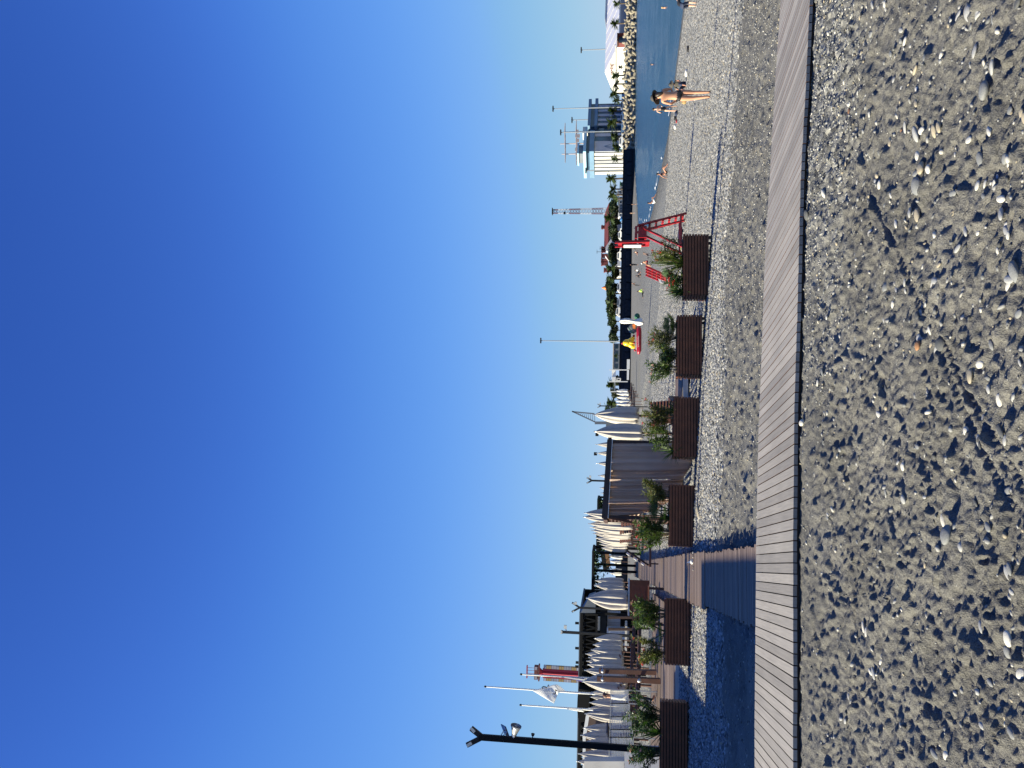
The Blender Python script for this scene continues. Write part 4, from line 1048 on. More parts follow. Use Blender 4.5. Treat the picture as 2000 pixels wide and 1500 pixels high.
def fanpalm(pos, n, ln, r, label, m='leafd', elev=(.2, 1.4)):
    t = thing('fan_palm', label, 'palm', pos, EA); c = MB(); st_ = MB()
    for k in range(n):
        az = k * 2.4 + random.uniform(-.3, .3); e_ = random.uniform(*elev); L = ln * random.uniform(.75, 1.1)
        v = Vector((math.cos(az) * math.cos(e_), math.sin(az) * math.cos(e_), math.sin(e_))); q = v * L; st_.tube([(0, 0, -.02), v * L * .5 + Vector((0, 0, .03)), q], .009, 5, False)
        s = Vector((-math.sin(az), math.cos(az), 0)); nn = s.cross(v)
        for i in range(15):
            a = (i - 7) * .19; dd = v * math.cos(a) + s * math.sin(a) - nn * .12; w = r * .045; sd_ = (s * math.cos(a) - v * math.sin(a)) * w
            tip = q + dd * r + Vector((0, 0, -.12 * r)); md = q + dd * r * .55; c.add([q, md + sd_, tip, md - sd_], [(0, 1, 2, 3)])
    st_.build('stems', M['leafo'], t); c.build('foliage', M[m], t); return t
def pp(i, y, dp=.23):
    """soil point of planter i at picture row y"""
    P = PLN[i]; q = pline(1300, y); s = float((q - P['o'])[:2] @ e2); s = min(max(s, .1), P['L'] - .1)
    w = P['o'][:2] + e2 * s + p2 * dp; return (w[0], w[1], P['o'][2] + P['h'] - .05)
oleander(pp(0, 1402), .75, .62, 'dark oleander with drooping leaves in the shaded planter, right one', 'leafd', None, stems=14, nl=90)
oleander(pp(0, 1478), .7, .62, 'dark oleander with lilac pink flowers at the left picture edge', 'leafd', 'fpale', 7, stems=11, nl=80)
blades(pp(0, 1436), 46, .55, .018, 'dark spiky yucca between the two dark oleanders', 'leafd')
oleander(pp(0, 1412, .33), .35, .80, 'tall thin sprig rising above the dark oleander', 'leaf', None, stems=3, nl=45)
oleander(pp(1, 1198), .72, .72, 'full green oleander with two pale pink blossoms left of the path', 'leaf', 'fpale', 3, stems=17, nl=85)
oleander(pp(1, 1270), .62, .70, 'olive oleander with a rim of red flowers', 'leafo', 'fred', 11, stems=13, nl=70)
fanpalm(pp(1, 1236), 7, .28, .2, 'small dark fan palm between the pale pink and the red oleander')
oleander(pp(1, 1288), .3, .42, 'short oleander at the left end of its planter with a red bloom', 'leaf', 'fred', 2, stems=5, nl=50)
oleander(pp(2, 965), .62, .60, 'olive green oleander in front of the cabana curtain', 'leafo', 'fred', 1, stems=11, nl=80)
fanpalm(pp(2, 995), 9, .33, .24, 'dark green fan palm at the left end of the cabana')
oleander(pp(2, 1042), .72, .74, 'dense oleander with pink flowers right beside the path', 'leaf', 'fpink', 12, stems=20, nl=85)
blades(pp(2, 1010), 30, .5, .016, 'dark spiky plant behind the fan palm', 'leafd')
oleander(pp(3, 815), .7, .70, 'oleander with red pink flowers before the bigger closed parasol', 'leafo', 'fpink', 6, stems=13, nl=80)
blades(pp(3, 797), 34, .42, .016, 'yellowish spiky yucca at the right end of its planter', 'yucca', dry=10)
oleander(pp(3, 850), .5, .56, 'young green oleander without flowers', 'leaf', None, stems=9, nl=75)
blades(pp(3, 877), 44, .42, .018, 'fresh green spiky plant beside the cabana curtain', 'leaf', (-.2, 1.4))
fanpalm(pp(4, 630), 9, .2, .22, 'thin fan palm at the right end of its planter', 'leaf', (.5, 1.5))
oleander(pp(4, 652), .55, .62, 'sparse olive oleander with a few red buds', 'leafo', 'fred', 4, stems=12, nl=65)
oleander(pp(4, 682), .4, .42, 'round leaved plant with yellow green leaves on top', 'yel', None, stems=9, nl=40, ll=.1, name='shrub')
oleander(pp(4, 690), .45, .40, 'dark green low shrub under the yellow green leaves', 'leafd', None, stems=10, nl=60, name='shrub')
oleander(pp(4, 714), .55, .66, 'oleander with pale pink blossoms below the grey slate building', 'leaf', 'fpale', 6, stems=12, nl=70)
blades(pp(5, 507), 60, .78, .017, 'large yucca with long yellow green blades under the red chair', 'yucca', (.35, 1.5), dry=14)
oleander(pp(5, 492), .42, .72, 'oleander with red flowers in front of the red chair', 'leafo', 'fred', 8, stems=10, nl=70)
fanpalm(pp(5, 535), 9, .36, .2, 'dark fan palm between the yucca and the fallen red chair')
blades(pp(5, 562), 60, .52, .02, 'bushy green yucca at the left end of its planter', 'leaf', (-.1, 1.4))
oleander(pp(5, 465), .22, .62, 'thin stem with a dark red flower at the right end of the last planter', 'leafd', 'fred', 2, stems=3, nl=40)
oleander(pp(5, 540, .3), .45, .34, 'low shrub dotted with red flowers at the foot of the fan palm', 'leafd', 'fred', 9, stems=10, nl=50, name='shrub')
# ---------------------------------------------------------------- closed parasols
def parasol_src(m, name='closed_parasol'):
    t = thing(name, 'x', 'parasol', (0, 0, -70))
    b = MB(); n = 48; prof = []
    ph = [random.uniform(-.5, .5) for _ in range(8)]
    base = 0
    for i in range(15):
        u = i / 14; z = 1.6 * (1 - u)
        r0 = .025 + .185 * (math.sin(min(u * 1.5, 1) * math.pi / 2) ** .85) * (1 - .12 * max(u - .82, 0) / .18)
        for k in range(n):
            a = 2 * math.pi * k / n; fl = abs(math.sin(a * 4 + ph[k * 8 // n] * .3 + u * .35)) ** .7
            r_ = r0 * (.62 + .42 * fl) * (1 + .06 * math.sin(a * 3 + u * 5)); b.v.append((r_ * math.cos(a), r_ * math.sin(a), z + (.05 * math.sin(a * 4) if i == 14 else 0)))
    for i in range(14):
        for k in range(n): b.f.append((i * n + k, i * n + (k + 1) % n, (i + 1) * n + (k + 1) % n, (i + 1) * n + k)); b.m.append(0)
    b.f.append(tuple(range(14 * n, 15 * n))); b.m.append(0)
    b.build('canopy', m, t, True)
    b = MB(); b.tube([(0, 0, 1.55), (0, 0, 1.66)], [.03, .012], 8); b.ell((0, 0, 1.67), (.022, .022, .03), 8, 5); b.build('finial', M['steel'], t)
    b = MB(); b.tube([(0, 0, -1.3), (0, 0, .1)], .028, 8); b.build('pole', M['brownwood'], t)
    return t
PS_ = [parasol_src(M['canvas']) for _ in range(3)] + [parasol_src(M['whitecanvas'])]
pu = set()
def parasol(xt, y, xb, hw, D, label, group=None, white=False):
    q = at(xt, y, D); zb = at(xb, y, D)[2]; L = q[2] - zb
    k = 3 if white else random.randrange(3)
    s = L / 1.67; w = px(hw, D) / .21
    if k not in pu and group is None: pass
    o = dup(PS_[k], (q[0], q[1], zb), random.uniform(0, 6), (w, w, s), label, group)
    return o
ORD = ['first', 'second', 'third', 'fourth', 'fifth', 'sixth', 'seventh', 'eighth', 'ninth', 'tenth']
GA = 'closed parasols between path and cabana'; GB = 'closed parasols standing over the left deck'; GC = 'small white closed parasols far down the beach'; GD = 'parasol tips showing above the cabana roof'; GE = 'closed parasols behind the glass fence'
parasol(1160, 810, 1246, 17, 28, 'tall closed parasol right of the cabana, nearest to the crane boom')
parasol(1161, 843, 1254, 17, 27, 'tall closed parasol just beside the cabana curtain')
parasol(1142, 1002, 1228, 11, 27, 'tallest closed parasol at the left end of the cabana roof')
parasol(1140, 1010, 1226, 12, 29, 'tall closed parasol overlapping the one at the cabana end')
for i_, (xt, y, xb, D) in enumerate(((1164, 868, 1250, 30), (1165, 885, 1250, 32), (1166, 905, 1250, 33), (1169, 929, 1246, 36), (1172, 953, 1240, 40), (1174, 963, 1236, 44))):
    parasol(xt, y, xb, 8.5, D, 'parasol tip showing above the cabana roof, %s from the right' % ORD[i_], GD)
for i_, (xt, y, xb, D) in enumerate(((1150, 1023, 1234, 29), (1154, 1030, 1232, 31), (1156, 1036, 1231, 33), (1159, 1042, 1230, 35), (1164, 1051, 1228, 38), (1167, 1057, 1226, 41), (1171, 1063, 1224, 45), (1175, 1070, 1222, 49), (1179, 1077, 1221, 53))):
    parasol(xt, y, xb, 9.5 if D < 40 else 7, D, 'sunlit closed parasol, %s from the near end of the row right of the path' % ORD[i_], GA)
parasol(1187, 1086, 1216, 5, 60, 'short white parasol behind the wooden post at the path end', None, True)
parasol(1190, 1096, 1213, 4, 62, 'slim white parasol to the left of the short white one', None, True)
parasol(1188, 1114, 1214, 4, 60, 'white parasol at the end of the path, right of a pair', None, True)
parasol(1190, 1119, 1214, 4, 61, 'white parasol at the end of the path, left of a pair', None, True)
parasol(1163, 1134, 1217, 8, 40, 'closed parasol left of the path, right one of a close pair')
parasol(1161, 1143, 1219, 10, 37, 'closed parasol left of the path, left one of a close pair')
parasol(1146, 1168, 1227, 19, 30, 'broad closed parasol with two brown poles, left of the path')
for i_, (xt, y, xb, D, hw) in enumerate(((1161, 1247, 1214, 41, 7), (1159, 1259, 1216, 39, 8), (1155, 1269, 1215, 38, 8), (1144, 1277, 1200, 42, 6), (1150, 1284, 1217, 36, 9), (1146, 1291, 1200, 42, 6), (1148, 1298, 1217, 35, 9), (1142, 1309, 1222, 33, 9), (1138, 1331, 1224, 31, 14))):
    parasol(xt, y, xb, hw * 1.35, D, 'grey closed parasol, %s from the right in the tight row beside the flagpoles' % ORD[i_], GB)
for i_, (xt, y, xb, D, hw) in enumerate(((1155, 1352, 1222, 36, 7), (1153, 1361, 1222, 36, 7), (1152, 1372, 1220, 35, 8), (1150, 1383, 1220, 35, 8), (1143, 1394, 1218, 35, 10), (1140, 1422, 1220, 34, 9), (1135, 1436, 1220, 33, 10), (1133, 1452, 1220, 32, 10), (1130, 1472, 1222, 31, 9), (1127, 1487, 1222, 31, 9))):
    parasol(xt, y, xb, hw * 1.35, D, 'grey closed parasol, %s from the right of those behind the glass fence' % ORD[i_], GE)
for i_, (xt, y, xb, D) in enumerate(((1203, 763, 1226, 95), (1203, 769, 1228, 92), (1204, 776, 1229, 89), (1202, 783, 1231, 86), (1203, 789, 1232, 84), (1204, 796, 1234, 82))):
    parasol(xt, y, xb, 3.6, D, 'small white closed parasol, %s from the right in the far row' % ORD[i_], GC, True)
for o in PS_: 
    for c in list(o.children): bpy.data.objects.remove(c)
    bpy.data.objects.remove(o)
# ---------------------------------------------------------------- cabana
CD = 18.3
def cab(x, y, off=0.0):
    D = CD + .0026 * (1010 - y) + off; return at(x, y, D)
t = thing('cabana', 'beach cabana with dark beam roof and closed taupe curtains', 'cabana', gnd(1347, 935))
TL = np.array(t.location)
def lc(q): return np.array(q) - TL
back = np.array([*(p2 * 1.7), 0])
b = MB(); A, B_ = lc(cab(1175, 1012)), lc(cab(1186, 858)); A2, B2 = lc(cab(1187, 1012)), lc(cab(1195.5, 858))
b.prism([A2, B2, B_, A], back * .05); b.build('front_beam', M['beam'], t)
b = MB(); b.bar(A2 + (0, 0, -.008), B2 + (0, 0, -.008), .03, .016); b.build('light_strip', M['whitecanvas'], t)
b = MB()
n_ = 13
for k in range(n_):
    u = (k + .5) / n_; o_ = back * u; b.bar(A + o_ + (0, 0, -.03), B_ + o_ + (0, 0, -.03), .09, .03)
b.build('roof_slats', M['beam'], t)
for u in (0, 1):
    for v in (.04, .97):
        q = A2 + (B2 - A2) * (.02 + .96 * u) + back * v; b = MB(); b.bar(q, (q[0], q[1], -.05), .07); b.build('post', M['darkwood'], t)
b = MB(); b.bar(A2 + back + (0, 0, .05), B2 + back + (0, 0, .05), .1); b.bar(A2 + (0, 0, .05), A2 + back + (0, 0, .05), .08); b.bar(B2 + (0, 0, .05), B2 + back + (0, 0, .05), .08); b.build('rear_frame', M['darkwood'], t)
b = MB(); q0 = lc(cab(1188, 1010)); b.bar(q0 + back * .5, lc(cab(1215, 995)) + back * .9, .05, .09); b.build('brace', M['brownwood'], t); b = MB(); b.prism([lc(cab(1188, 1013)), lc(cab(1188, 998, .15)), lc(cab(1232, 1018, .2)), lc(cab(1246, 1024)), lc(cab(1242, 1024))], back * .02); b.build('side_panel', M['brownwood'], t)
b = MB()                                                     # louvred left side: slats with gaps let the low sun through
for k in range(17):
    q = lc(cab(1196, 1011)) * np.array([1, 1, 0]) + np.array([0, 0, 1.75 - k * .085]); b.box(tuple(q + back * .5), (.02, 1.6, .04), EA)
b.build('louvre', M['darkwood'], t)
cm = M['curtain']; nt_ = cm.node_tree; bs_ = nt_.nodes['Principled BSDF']; tr_ = nt_.nodes.new('ShaderNodeBsdfTranslucent'); tr_.inputs[0].default_value = (.7, .56, .45, 1)
mxs = nt_.nodes.new('ShaderNodeMixShader'); mxs.inputs[0].default_value = .38; nt_.links.new(bs_.outputs[0], mxs.inputs[1]); nt_.links.new(tr_.outputs[0], mxs.inputs[2]); nt_.links.new(mxs.outputs[0], nt_.nodes['Material Output'].inputs[0])
def curtain(ya, yb, name, seed, hem, off=.06, end=None):
    r_ = random.Random(seed); ni, nj = 90, 26; V = []
    ph = [r_.uniform(0, 6.3) for _ in range(4)]
    for j in range(nj + 1):
        v = j / nj
        for i in range(ni + 1):
            u = i / ni; y = ya + (yb - ya) * u
            xt = 1195.5 - (y - 858) * .0566; xb = hem(u)
            x = xt + (xb - xt) * v
            dep = .05 * math.sin(u * 31 + ph[0] + .6 * v) * (.5 + .5 * v) + .075 * math.sin(u * 13 + ph[1] + v * 1.2) * (.45 + .55 * v) + .04 * math.sin(u * 6 + ph[2]) + .012 * math.sin(u * 70 + ph[3]) * (1 - v)
            V.append(lc(cab(x, y + (3 * math.sin(u * 9 + v * 3) * v), off + dep)))
    F = [(j * (ni + 1) + i, j * (ni + 1) + i + 1, (j + 1) * (ni + 1) + i + 1, (j + 1) * (ni + 1) + i) for j in range(nj) for i in range(ni)]
    b = MB(); b.add(V, F); o = b.build(name, M['curtain'], t, True)
    sm = o.modifiers.new('cloth', 'SOLIDIFY'); sm.thickness = .004
curtain(862, 938, 'curtain', 3, lambda u: 1349 + 2 * math.sin(u * 5) - 13 * max(0, (u - .62) / .38) ** 1.3)
curtain(936, 984, 'curtain', 5, lambda u: 1334 - 4 * u, .04)
curtain(978, 1009, 'curtain', 8, lambda u: 1318 - 70 * u, .12)
b = MB(); q = lc(gnd(1338, 938)); b.box((q[0], q[1] + .8, .18), (1.6, 1.2, .3), EA); b.build('day_bed', M['darkwood'], t)
# ---------------------------------------------------------------- lamp posts with forked tops
def forked(xt, y, xb, yb, D, wpx, label, spread, zr=0, extras=False, name='lamp_post'):
    q0 = at(xb, yb, D); q0[2] = zbase(q0[0], q0[1]); tpz = at(xt, y, D)[2]; h = tpz - q0[2]; w = px(wpx, D)
    t = thing(name, label, 'lamp post', q0, zr)
    fork = h - px(spread * 1.5, D); b = MB(); b.box((0, 0, fork / 2), (w, w, fork)); b.build('pole', M['black'] if extras else M['dkgrey'], t)
    for sg in (-1, 1):
        e_ = Vector((sg * px(spread, D), -.05 * extras, h - (px(7, D) if (extras and sg > 0) else 0))); b = MB(); b.bar((sg * w * .1, 0, fork - w * .35), e_, w * .85, w * .75, (0, 1, 0)); arm = b.build('arm', M['dkgrey'], t)
        d_ = (e_ - Vector((0, 0, fork))).normalized(); c = Vector((sg * w * .1, 0, fork)) + (e_ - Vector((0, 0, fork))) * .78
        b = MB(); b.bar(c - d_ * w * .5 + Vector((0, -w * .40, 0)), c + d_ * w * .5 + Vector((0, -w * .40, 0)), w * .5, w * .06, (0, 1, 0)); b.build('lamp', M['lampg'], arm)
    return t, h, w
t, h, w = forked(913, 1448, 1236, 1462, 19.3, 11.0, 'tall black forked lamp post carrying a solar panel and a horn speaker', 16, EA, True)
def lp(x, y): 
    q = at(x, y, 19.3) - np.array(t.location); return Matrix.Rotation(-EA, 3, 'Z') @ Vector(q)
b = MB(); a, c = lp(983, 1417), lp(990, 1436); dv = (c - a); b.bar(a, c, .3, .025, (1, 0, .2)); sp_ = b.build('solar_panel', M['solar'], t)
b = MB(); b.bar(lp(977, 1439), lp(984, 1427), .025); b.bar(lp(980, 1440), lp(988, 1431), .02); b.build('bracket', M['steel'], sp_)
b = MB(); a, c = lp(1003, 1440), lp(1008, 1418); b.tube([a, a.lerp(c, .35), c], [.055, .065, .125], 14, False); b.tube([a + Vector((0, .004, 0)), c + Vector((0, .002, 0))], [.03, .03], 8); hs = b.build('horn_speaker', M['steel'], t)
b = MB(); b.tube([c - (c - a).normalized() * .02, c + (c - a).normalized() * .012], [.128, .132], 14, False); b.build('rim', M['greywall'], hs)
b = MB(); a, c = lp(1040, 1441), lp(1041, 1433); b.tube([a, a.lerp(c, .4), a.lerp(c, .45), c], [.012, .012, .03, .045], 10); b.build('spotlight', M['dkgrey'], t)
def small_spots(t, h, w):
    b = MB(); b.bar((0, 0, h * .93), (w * 2.2, 0, h * .95), w * .4); b.box((w * 2.3, 0, h * .95), (w * 1.4, w, w * 1.2)); b.build('floodlight', M['lampg'], t)
small_spots(*forked(1146, 942, 1260, 942, 40, 3.2, 'forked lamp post rising behind the cabana roof', 5.5))
small_spots(*forked(1117, 1192, 1250, 1193, 44, 3.6, 'forked lamp post at the right end of the black truss', 9))
t_, h_, w_ = forked(1096, 1240, 1250, 1243, 46, 4.5, 'lamp post seen edge on above the black truss', 1.6); small_spots(t_, h_, w_)
small_spots(*forked(1167, 793, 1232, 794, 80, 2.0, 'small forked lamp post beside the far white parasols', 3.5))
def globe(y, xt, D, label):
    q = at(1255, y, D); q[2] = zbase(q[0], q[1]); z = at(xt, y, D)[2] - q[2]; t = thing('flood_lamp', label, 'lamp', q)
    b = MB(); b.tube([(0, 0, 0), (0, 0, z - .2)], .04, 6); b.build('pole', M['dkgrey'], t)
    b = MB(); b.box((0, 0, z), (px(6, D), px(5, D), px(6, D))); b.box((0, -px(3, D), z), (px(5, D), px(1.5, D), px(5, D))); b.build('lamp_head', M['black'], t)
globe(851, 1166, 42, 'black lamp head on a pole between parasol and cabana'); globe(889, 1163, 42, 'black lamp head peeping above the cabana roof')
# hidden from the picture on the left: the kiosk whose shadow crosses the sand, and a pole added for its thin shadow
def offbox(s0, s1, t0, t1, z0, z1, name, m, parent):
    b = MB(); b.prism([(*(e2 * s + p2 * t), z0) for s, t in ((s0, t0), (s1, t0), (s1, t1), (s0, t1))], (0, 0, z1 - z0)); o = b.build(name, m, parent); o.location = -parent.location; return o
k0 = st(-9, 11)
t = thing('beach_kiosk', 'flat roofed beach kiosk beside the boardwalk, left of the view', 'kiosk', k0)
K1 = -6.0; TAN = math.tan(SUN_EL)
offbox(K1 - 4, K1, 9.15, 14.6, 0, 3.05, 'wall', M['offwhite'], t); offbox(K1 - 4.2, K1 + .1, 9.0, 14.75, 3.06, 3.26, 'roof', M['slate'], t)
offbox(K1 - 3, K1 - .3, 14.62, 20.6, 0, 2.25, 'store_room', M['offwhite'], t)
offbox(K1 + .01, K1 + .05, 10.5, 12.8, .9, 2.1, 'counter_window', M['glassd'], t)
q = st(-11, 17.25); t = thing('shadow_pole', 'unseen tall pole added left of the planter row to cast a thin shadow line', 'shadow pole', q)  # unseen pole, added only for the long thin shadow along the planters
b = MB(); b.tube([(0, 0, 0), (0, 0, 11.3)], [.13, .08], 10); b.build('pole', M['dkgrey'], t)
b = MB(); b.bar((0, 0, 11.3), (.5, .1, 11.4), .12); b.build('lamp_head', M['lampg'], t)  # head of the added pole, gives no light
# ---------------------------------------------------------------- flagpoles and flags
def flagpole(xt, y, xb, yb, D, label):
    q = at(xb, yb, D); tp_ = at(xt, y, D); t = thing('flagpole', label, 'flagpole', (q[0], q[1], float(zbase(q[0], q[1])) + .3))
    T = np.array(t.location); b = MB(); b.tube([(0, 0, 0), tp_ - T], [.055, .028], 10); b.build('pole', M['white'], t)
    b = MB(); b.ell(tp_ - T, (.05, .05, .06), 8, 6); b.build('finial', M['dkgrey'], t)
flagpole(1018, 1317, 1262, 1331, 36, 'white flagpole with the drooping white and blue flag')
flagpole(948, 1341, 1262, 1362, 36, 'tallest white flagpole, bearing the white flag')
flagpole(1017, 1377, 1262, 1393, 36, 'white flagpole left of the white flag, its flag hanging limp')
def cloth(name, poly, D, m, label, thick=.02, fold=.06, nmark=None, seed=1):
    """flag cloth: outline points in the picture at one distance, filled with a rippled grid"""
    r_ = random.Random(seed); (a, b_, c, d_) = [np.array(q, float) for q in poly]; ni, nj = 24, 16; V = []
    for j in range(nj + 1):
        for i in range(ni + 1):
            u, v = i / ni, j / nj; q = a * (1 - u) * (1 - v) + b_ * u * (1 - v) + c * u * v + d_ * (1 - u) * v
            V.append(at(q[0], q[1], D + fold * math.sin(u * 7 + v * 3 + seed) * (.2 + .8 * v)))
    F = [(j * (ni + 1) + i, j * (ni + 1) + i + 1, (j + 1) * (ni + 1) + i + 1, (j + 1) * (ni + 1) + i) for j in range(nj) for i in range(ni)]
    bb = MB(); bb.add(V, F); org = V[0]; o = bb.build(name, m, None, True, org=org); sm = o.modifiers.new('cloth', 'SOLIDIFY'); sm.thickness = thick
    return tag(o, label, 'flag')
fw = cloth('flag', [(1040, 1349), (1084, 1337), (1092, 1349), (1082, 1374)], 35.9, M['flagcloth'], 'white flag with dark curved marks blowing on the tallest flagpole', seed=2)
OF = np.array(fw.location)
b = MB(); b.add([at(*q, 36.1) - OF for q in ((1086, 1336), (1095, 1341), (1106, 1351), (1090, 1350), (1084, 1345))], [(0, 1, 2, 3, 4)]); o = b.build('flag_fold', M['flagcloth'], fw); sm = o.modifiers.new('cloth', 'SOLIDIFY'); sm.thickness = .02
def arc(pts, name):
    b = MB(); b.tube([at(x, y, 35.72) - OF for x, y in pts], .022, 6); b.build(name, M['dkgrey'], fw)
arc([(1060, 1345), (1058.5, 1342.5), (1061, 1341), (1065, 1341.5), (1068, 1344)], 'mark'); arc([(1070, 1340), (1072, 1337.5)], 'mark')
arc([(1081, 1354), (1083.5, 1356), (1085.5, 1353.5), (1085, 1350.5)], 'mark'); arc([(1084, 1347), (1086, 1349.5), (1088, 1348)], 'mark')
f2 = cloth('flag', [(1096, 1322), (1104, 1323), (1158, 1337), (1140, 1325.5)], 35.9, M['flagblue'], 'white and blue flag hanging down its pole before the red tower', fold=.05, seed=4)
O2 = np.array(f2.location); b = MB(); b.add([at(*q, 35.82) - O2 for q in ((1070, 1320), (1100, 1323.5), (1150, 1331), (1142, 1326.5), (1100, 1321.5))], [(0, 1, 2, 3, 4)]); o = b.build('white_stripe', M['whitecanvas'], f2); sm = o.modifiers.new('cloth', 'SOLIDIFY'); sm.thickness = .02
b = MB(); b.add([at(*q, 35.80) - O2 for q in ((1122, 1328), (1150, 1334), (1134, 1331.5))], [(0, 1, 2)]); b.build('red_edge', M['red'], f2)
cloth('flag', [(1106, 1384.5), (1110, 1385), (1141, 1391), (1138, 1387)], 35.9, M['flagcloth'], 'small white flag hanging limp at the left flagpole', fold=.04, seed=6)
# ---------------------------------------------------------------- red tower
t = thing('red_tower', 'red tower block with chequered glass strips and a crown platform', 'tower', at(1190, 1322, 300))
TZ = t.location[2]
def tz(x, D=300): return at(x, 1322, D)[2] - TZ
Z0, Z1 = 0, tz(1054); u_ = px(1, 300)
b = MB(); b.lathe([(5 * u_, Z0), (5 * u_, Z1 - 6 * u_), (10 * u_, Z1)], 4); b.build('core', M['towerred'], t)
for sx_ in (-1, 1):
    b = MB(); nfl = 26
    for k in range(nfl):
        z = Z0 + (Z1 - 8 * u_ - Z0) * k / nfl; hh = (Z1 - 8 * u_) / nfl; b.mi(0 if k % 5 < 3 else 1); b.box((sx_ * 12 * u_, 0, z + hh * .5), (5.5 * u_, 7 * u_, hh * .93)); b.mi(2).box((sx_ * 12 * u_, 0, z + hh * .98), (5.8 * u_, 7.3 * u_, hh * .1))
    b.build('glass_strip', [M['checker'], M['tan'], M['slate']], t)
    b = MB(); b.box((sx_ * 6.5 * u_, -1 * u_, (Z1 - 6 * u_) / 2), (4.5 * u_, 5 * u_, Z1 - 6 * u_)); b.build('wing', M['towerred'], t)
b = MB(); b.box((0, 0, Z1 + 1.2 * u_), (31 * u_, 12 * u_, 2.5 * u_)); b.box((0, 0, Z1 + 7 * u_), (26 * u_, 10 * u_, 7 * u_)); b.build('crown', M['redroof'], t)
b = MB(); b.box((9 * u_, -5.2 * u_, Z1 + 7 * u_), (6 * u_, .4 * u_, 5 * u_)); b.box((-9 * u_, -5.2 * u_, Z1 + 7 * u_), (6 * u_, .4 * u_, 5 * u_)); b.build('window', M['checker'], t)
b = MB(); b.box((0, 0, Z1 + 25 * u_), (24 * u_, 6 * u_, 2 * u_)); b.build('top_platform', M['towerred'], t)
b = MB()
for sx_ in (-8, -3, 3, 8): b.bar((sx_ * u_, 0, Z1 + 10 * u_), (sx_ * u_, 0, Z1 + 24 * u_), .6 * u_)
b.build('strut', M['towerred'], t)
# ---------------------------------------------------------------- beach bar with the black truss
BD = 48.0
t = thing('beach_bar', 'long beach bar under a black steel truss roof', 'bar', at(1250, 1350, BD))
TB = np.array(t.location)
def bt(x, y, off=0): return at(x, y, BD + off) - TB
xr, xl = bt(1130, 1197)[0], bt(1130, 1560)[0]; zt_, zb_ = bt(1131, 1350)[2], bt(1163, 1350)[2]
b = MB(); b.box(((xr + xl) / 2, 0, zt_ - .07), (xr - xl, .2, .16)); b.box(((xr + xl) / 2, 0, zb_), (xr - xl, .2, .12)); n_ = 26
for k in range(n_):
    a, c = xl + (xr - xl) * k / n_, xl + (xr - xl) * (k + 1) / n_; m_ = (a + c) / 2; b.bar((a, 0, zb_), (m_, 0, zt_), .07); b.bar((m_, 0, zt_), (c, 0, zb_), .07)
b.bar((xr - .05, 0, zb_), (xr - .05, 0, zt_), .12); b.build('truss', M['black'], t)
b = MB(); b.box(((xr + xl) / 2, 3, zt_ + .02), (xr - xl, 5.8, .1)); b.build('roof', M['slate'], t)
for k in range(8):
    b = MB(); x = xl + (xr - xl) * k / 7; b.box((x, .1, (zb_) / 2 - .8), (.14, .14, zb_ + 1.6)); b.build('column', M['black'], t)
b = MB(); zc = bt(1190, 1300)[2]; b.box(((xr + xl) / 2, 5.6, 0), (xr - xl, .2, zt_ * 2)); b.build('back_wall', M['black'], t)
b = MB(); xa = bt(1200, 1232, 1)[0]; xb_ = bt(1200, 1172, 1)[0]
for k in range(7): b.box((xa + (xb_ - xa) * (k + .5) / 7, .9, bt(1199, 1200)[2]), ((xb_ - xa) / 7 - .02, .05, bt(1186, 1200)[2] - bt(1212, 1200)[2]))
b.build('screen_wall', M['paleblue'], t)
b = MB(); b.box(((xa + xb_) / 2, .5, bt(1178, 1200)[2]), (xb_ - xa, .3, bt(1174, 1200)[2] - bt(1186, 1200)[2])); b.build('dark_fascia', M['dkgrey'], t)
b = MB(); b.box((bt(1170, 1222)[0], .45, bt(1170, 1222)[2]), (.8, .1, .42)); b.build('white_board', M['white'], t)
b = MB(); q = bt(1200, 1245); b.box((q[0], .3, q[2] - .2), (1.0, .4, 1.3)); b.box((q[0], .3, bt(1214, 1245)[2]), (.8, .5, .5)); b.build('white_fridge', M['paleblue'], t)
b = MB(); q = bt(1219, 1238); b.box((q[0], -.4, q[2] - .1), (1.6, .6, .12)); b.build('counter', M['offwhite'], t)
b = MB(); b.bar(bt(1190, 1232, -.6), bt(1190, 1250, -.6), .04); b.bar(bt(1190, 1232, -.6), bt(1222, 1232, -.6), .04); b.bar(bt(1190, 1250, -.6), bt(1222, 1250, -.6), .04); b.build('rail', M['steel'], t)
for y in (1206, 1229):
    b = MB(); b.bar(bt(1188, y, -.8), bt(1235, y, -.8), .13); b.build('wooden_post', M['darkwood'], t)
for k, (y, xx) in enumerate(((1217, 1127), (1266, 1127), (1294, 1128), (1302, 1127))):
    b = MB(); b.box(bt(xx, y, .3), (.12, .12, .22)); b.build('roof_fitting', M['black'], t)
b = MB(); b.prism([bt(1150, 1168, -1), bt(1163, 1164, -1), bt(1163, 1197, -1), bt(1134, 1197, -1)], (0, 1, 0)); b.build('grey_canopy', M['slate'], t)
b = MB(); b.prism([bt(1130, 1345, -1), bt(1128, 1362, -1), bt(1127, 1385, -1), bt(1129, 1402, -1), bt(1133, 1412, -1), bt(1150, 1405, -1), bt(1152, 1350, -1)], (0, 1.5, 0)); b.build('awning', M['black'], t)
b = MB(); b.prism([bt(1150, 1396, -2), bt(1143, 1440, -2), bt(1143, 1530, -2), bt(1190, 1530, -2), bt(1190, 1396, -2)], (0, .4, 0)); b.build('brown_wall', M['brownc'], t)
b = MB(); b.bar(bt(1148, 1396, -2.3), bt(1141, 1440, -2.3), .18); b.bar(bt(1141, 1440, -2.3), bt(1141, 1530, -2.3), .16); b.bar(bt(1149, 1397, -2.3), bt(1156, 1393, -2.3), .14); b.build('white_fascia', M['white'], t)
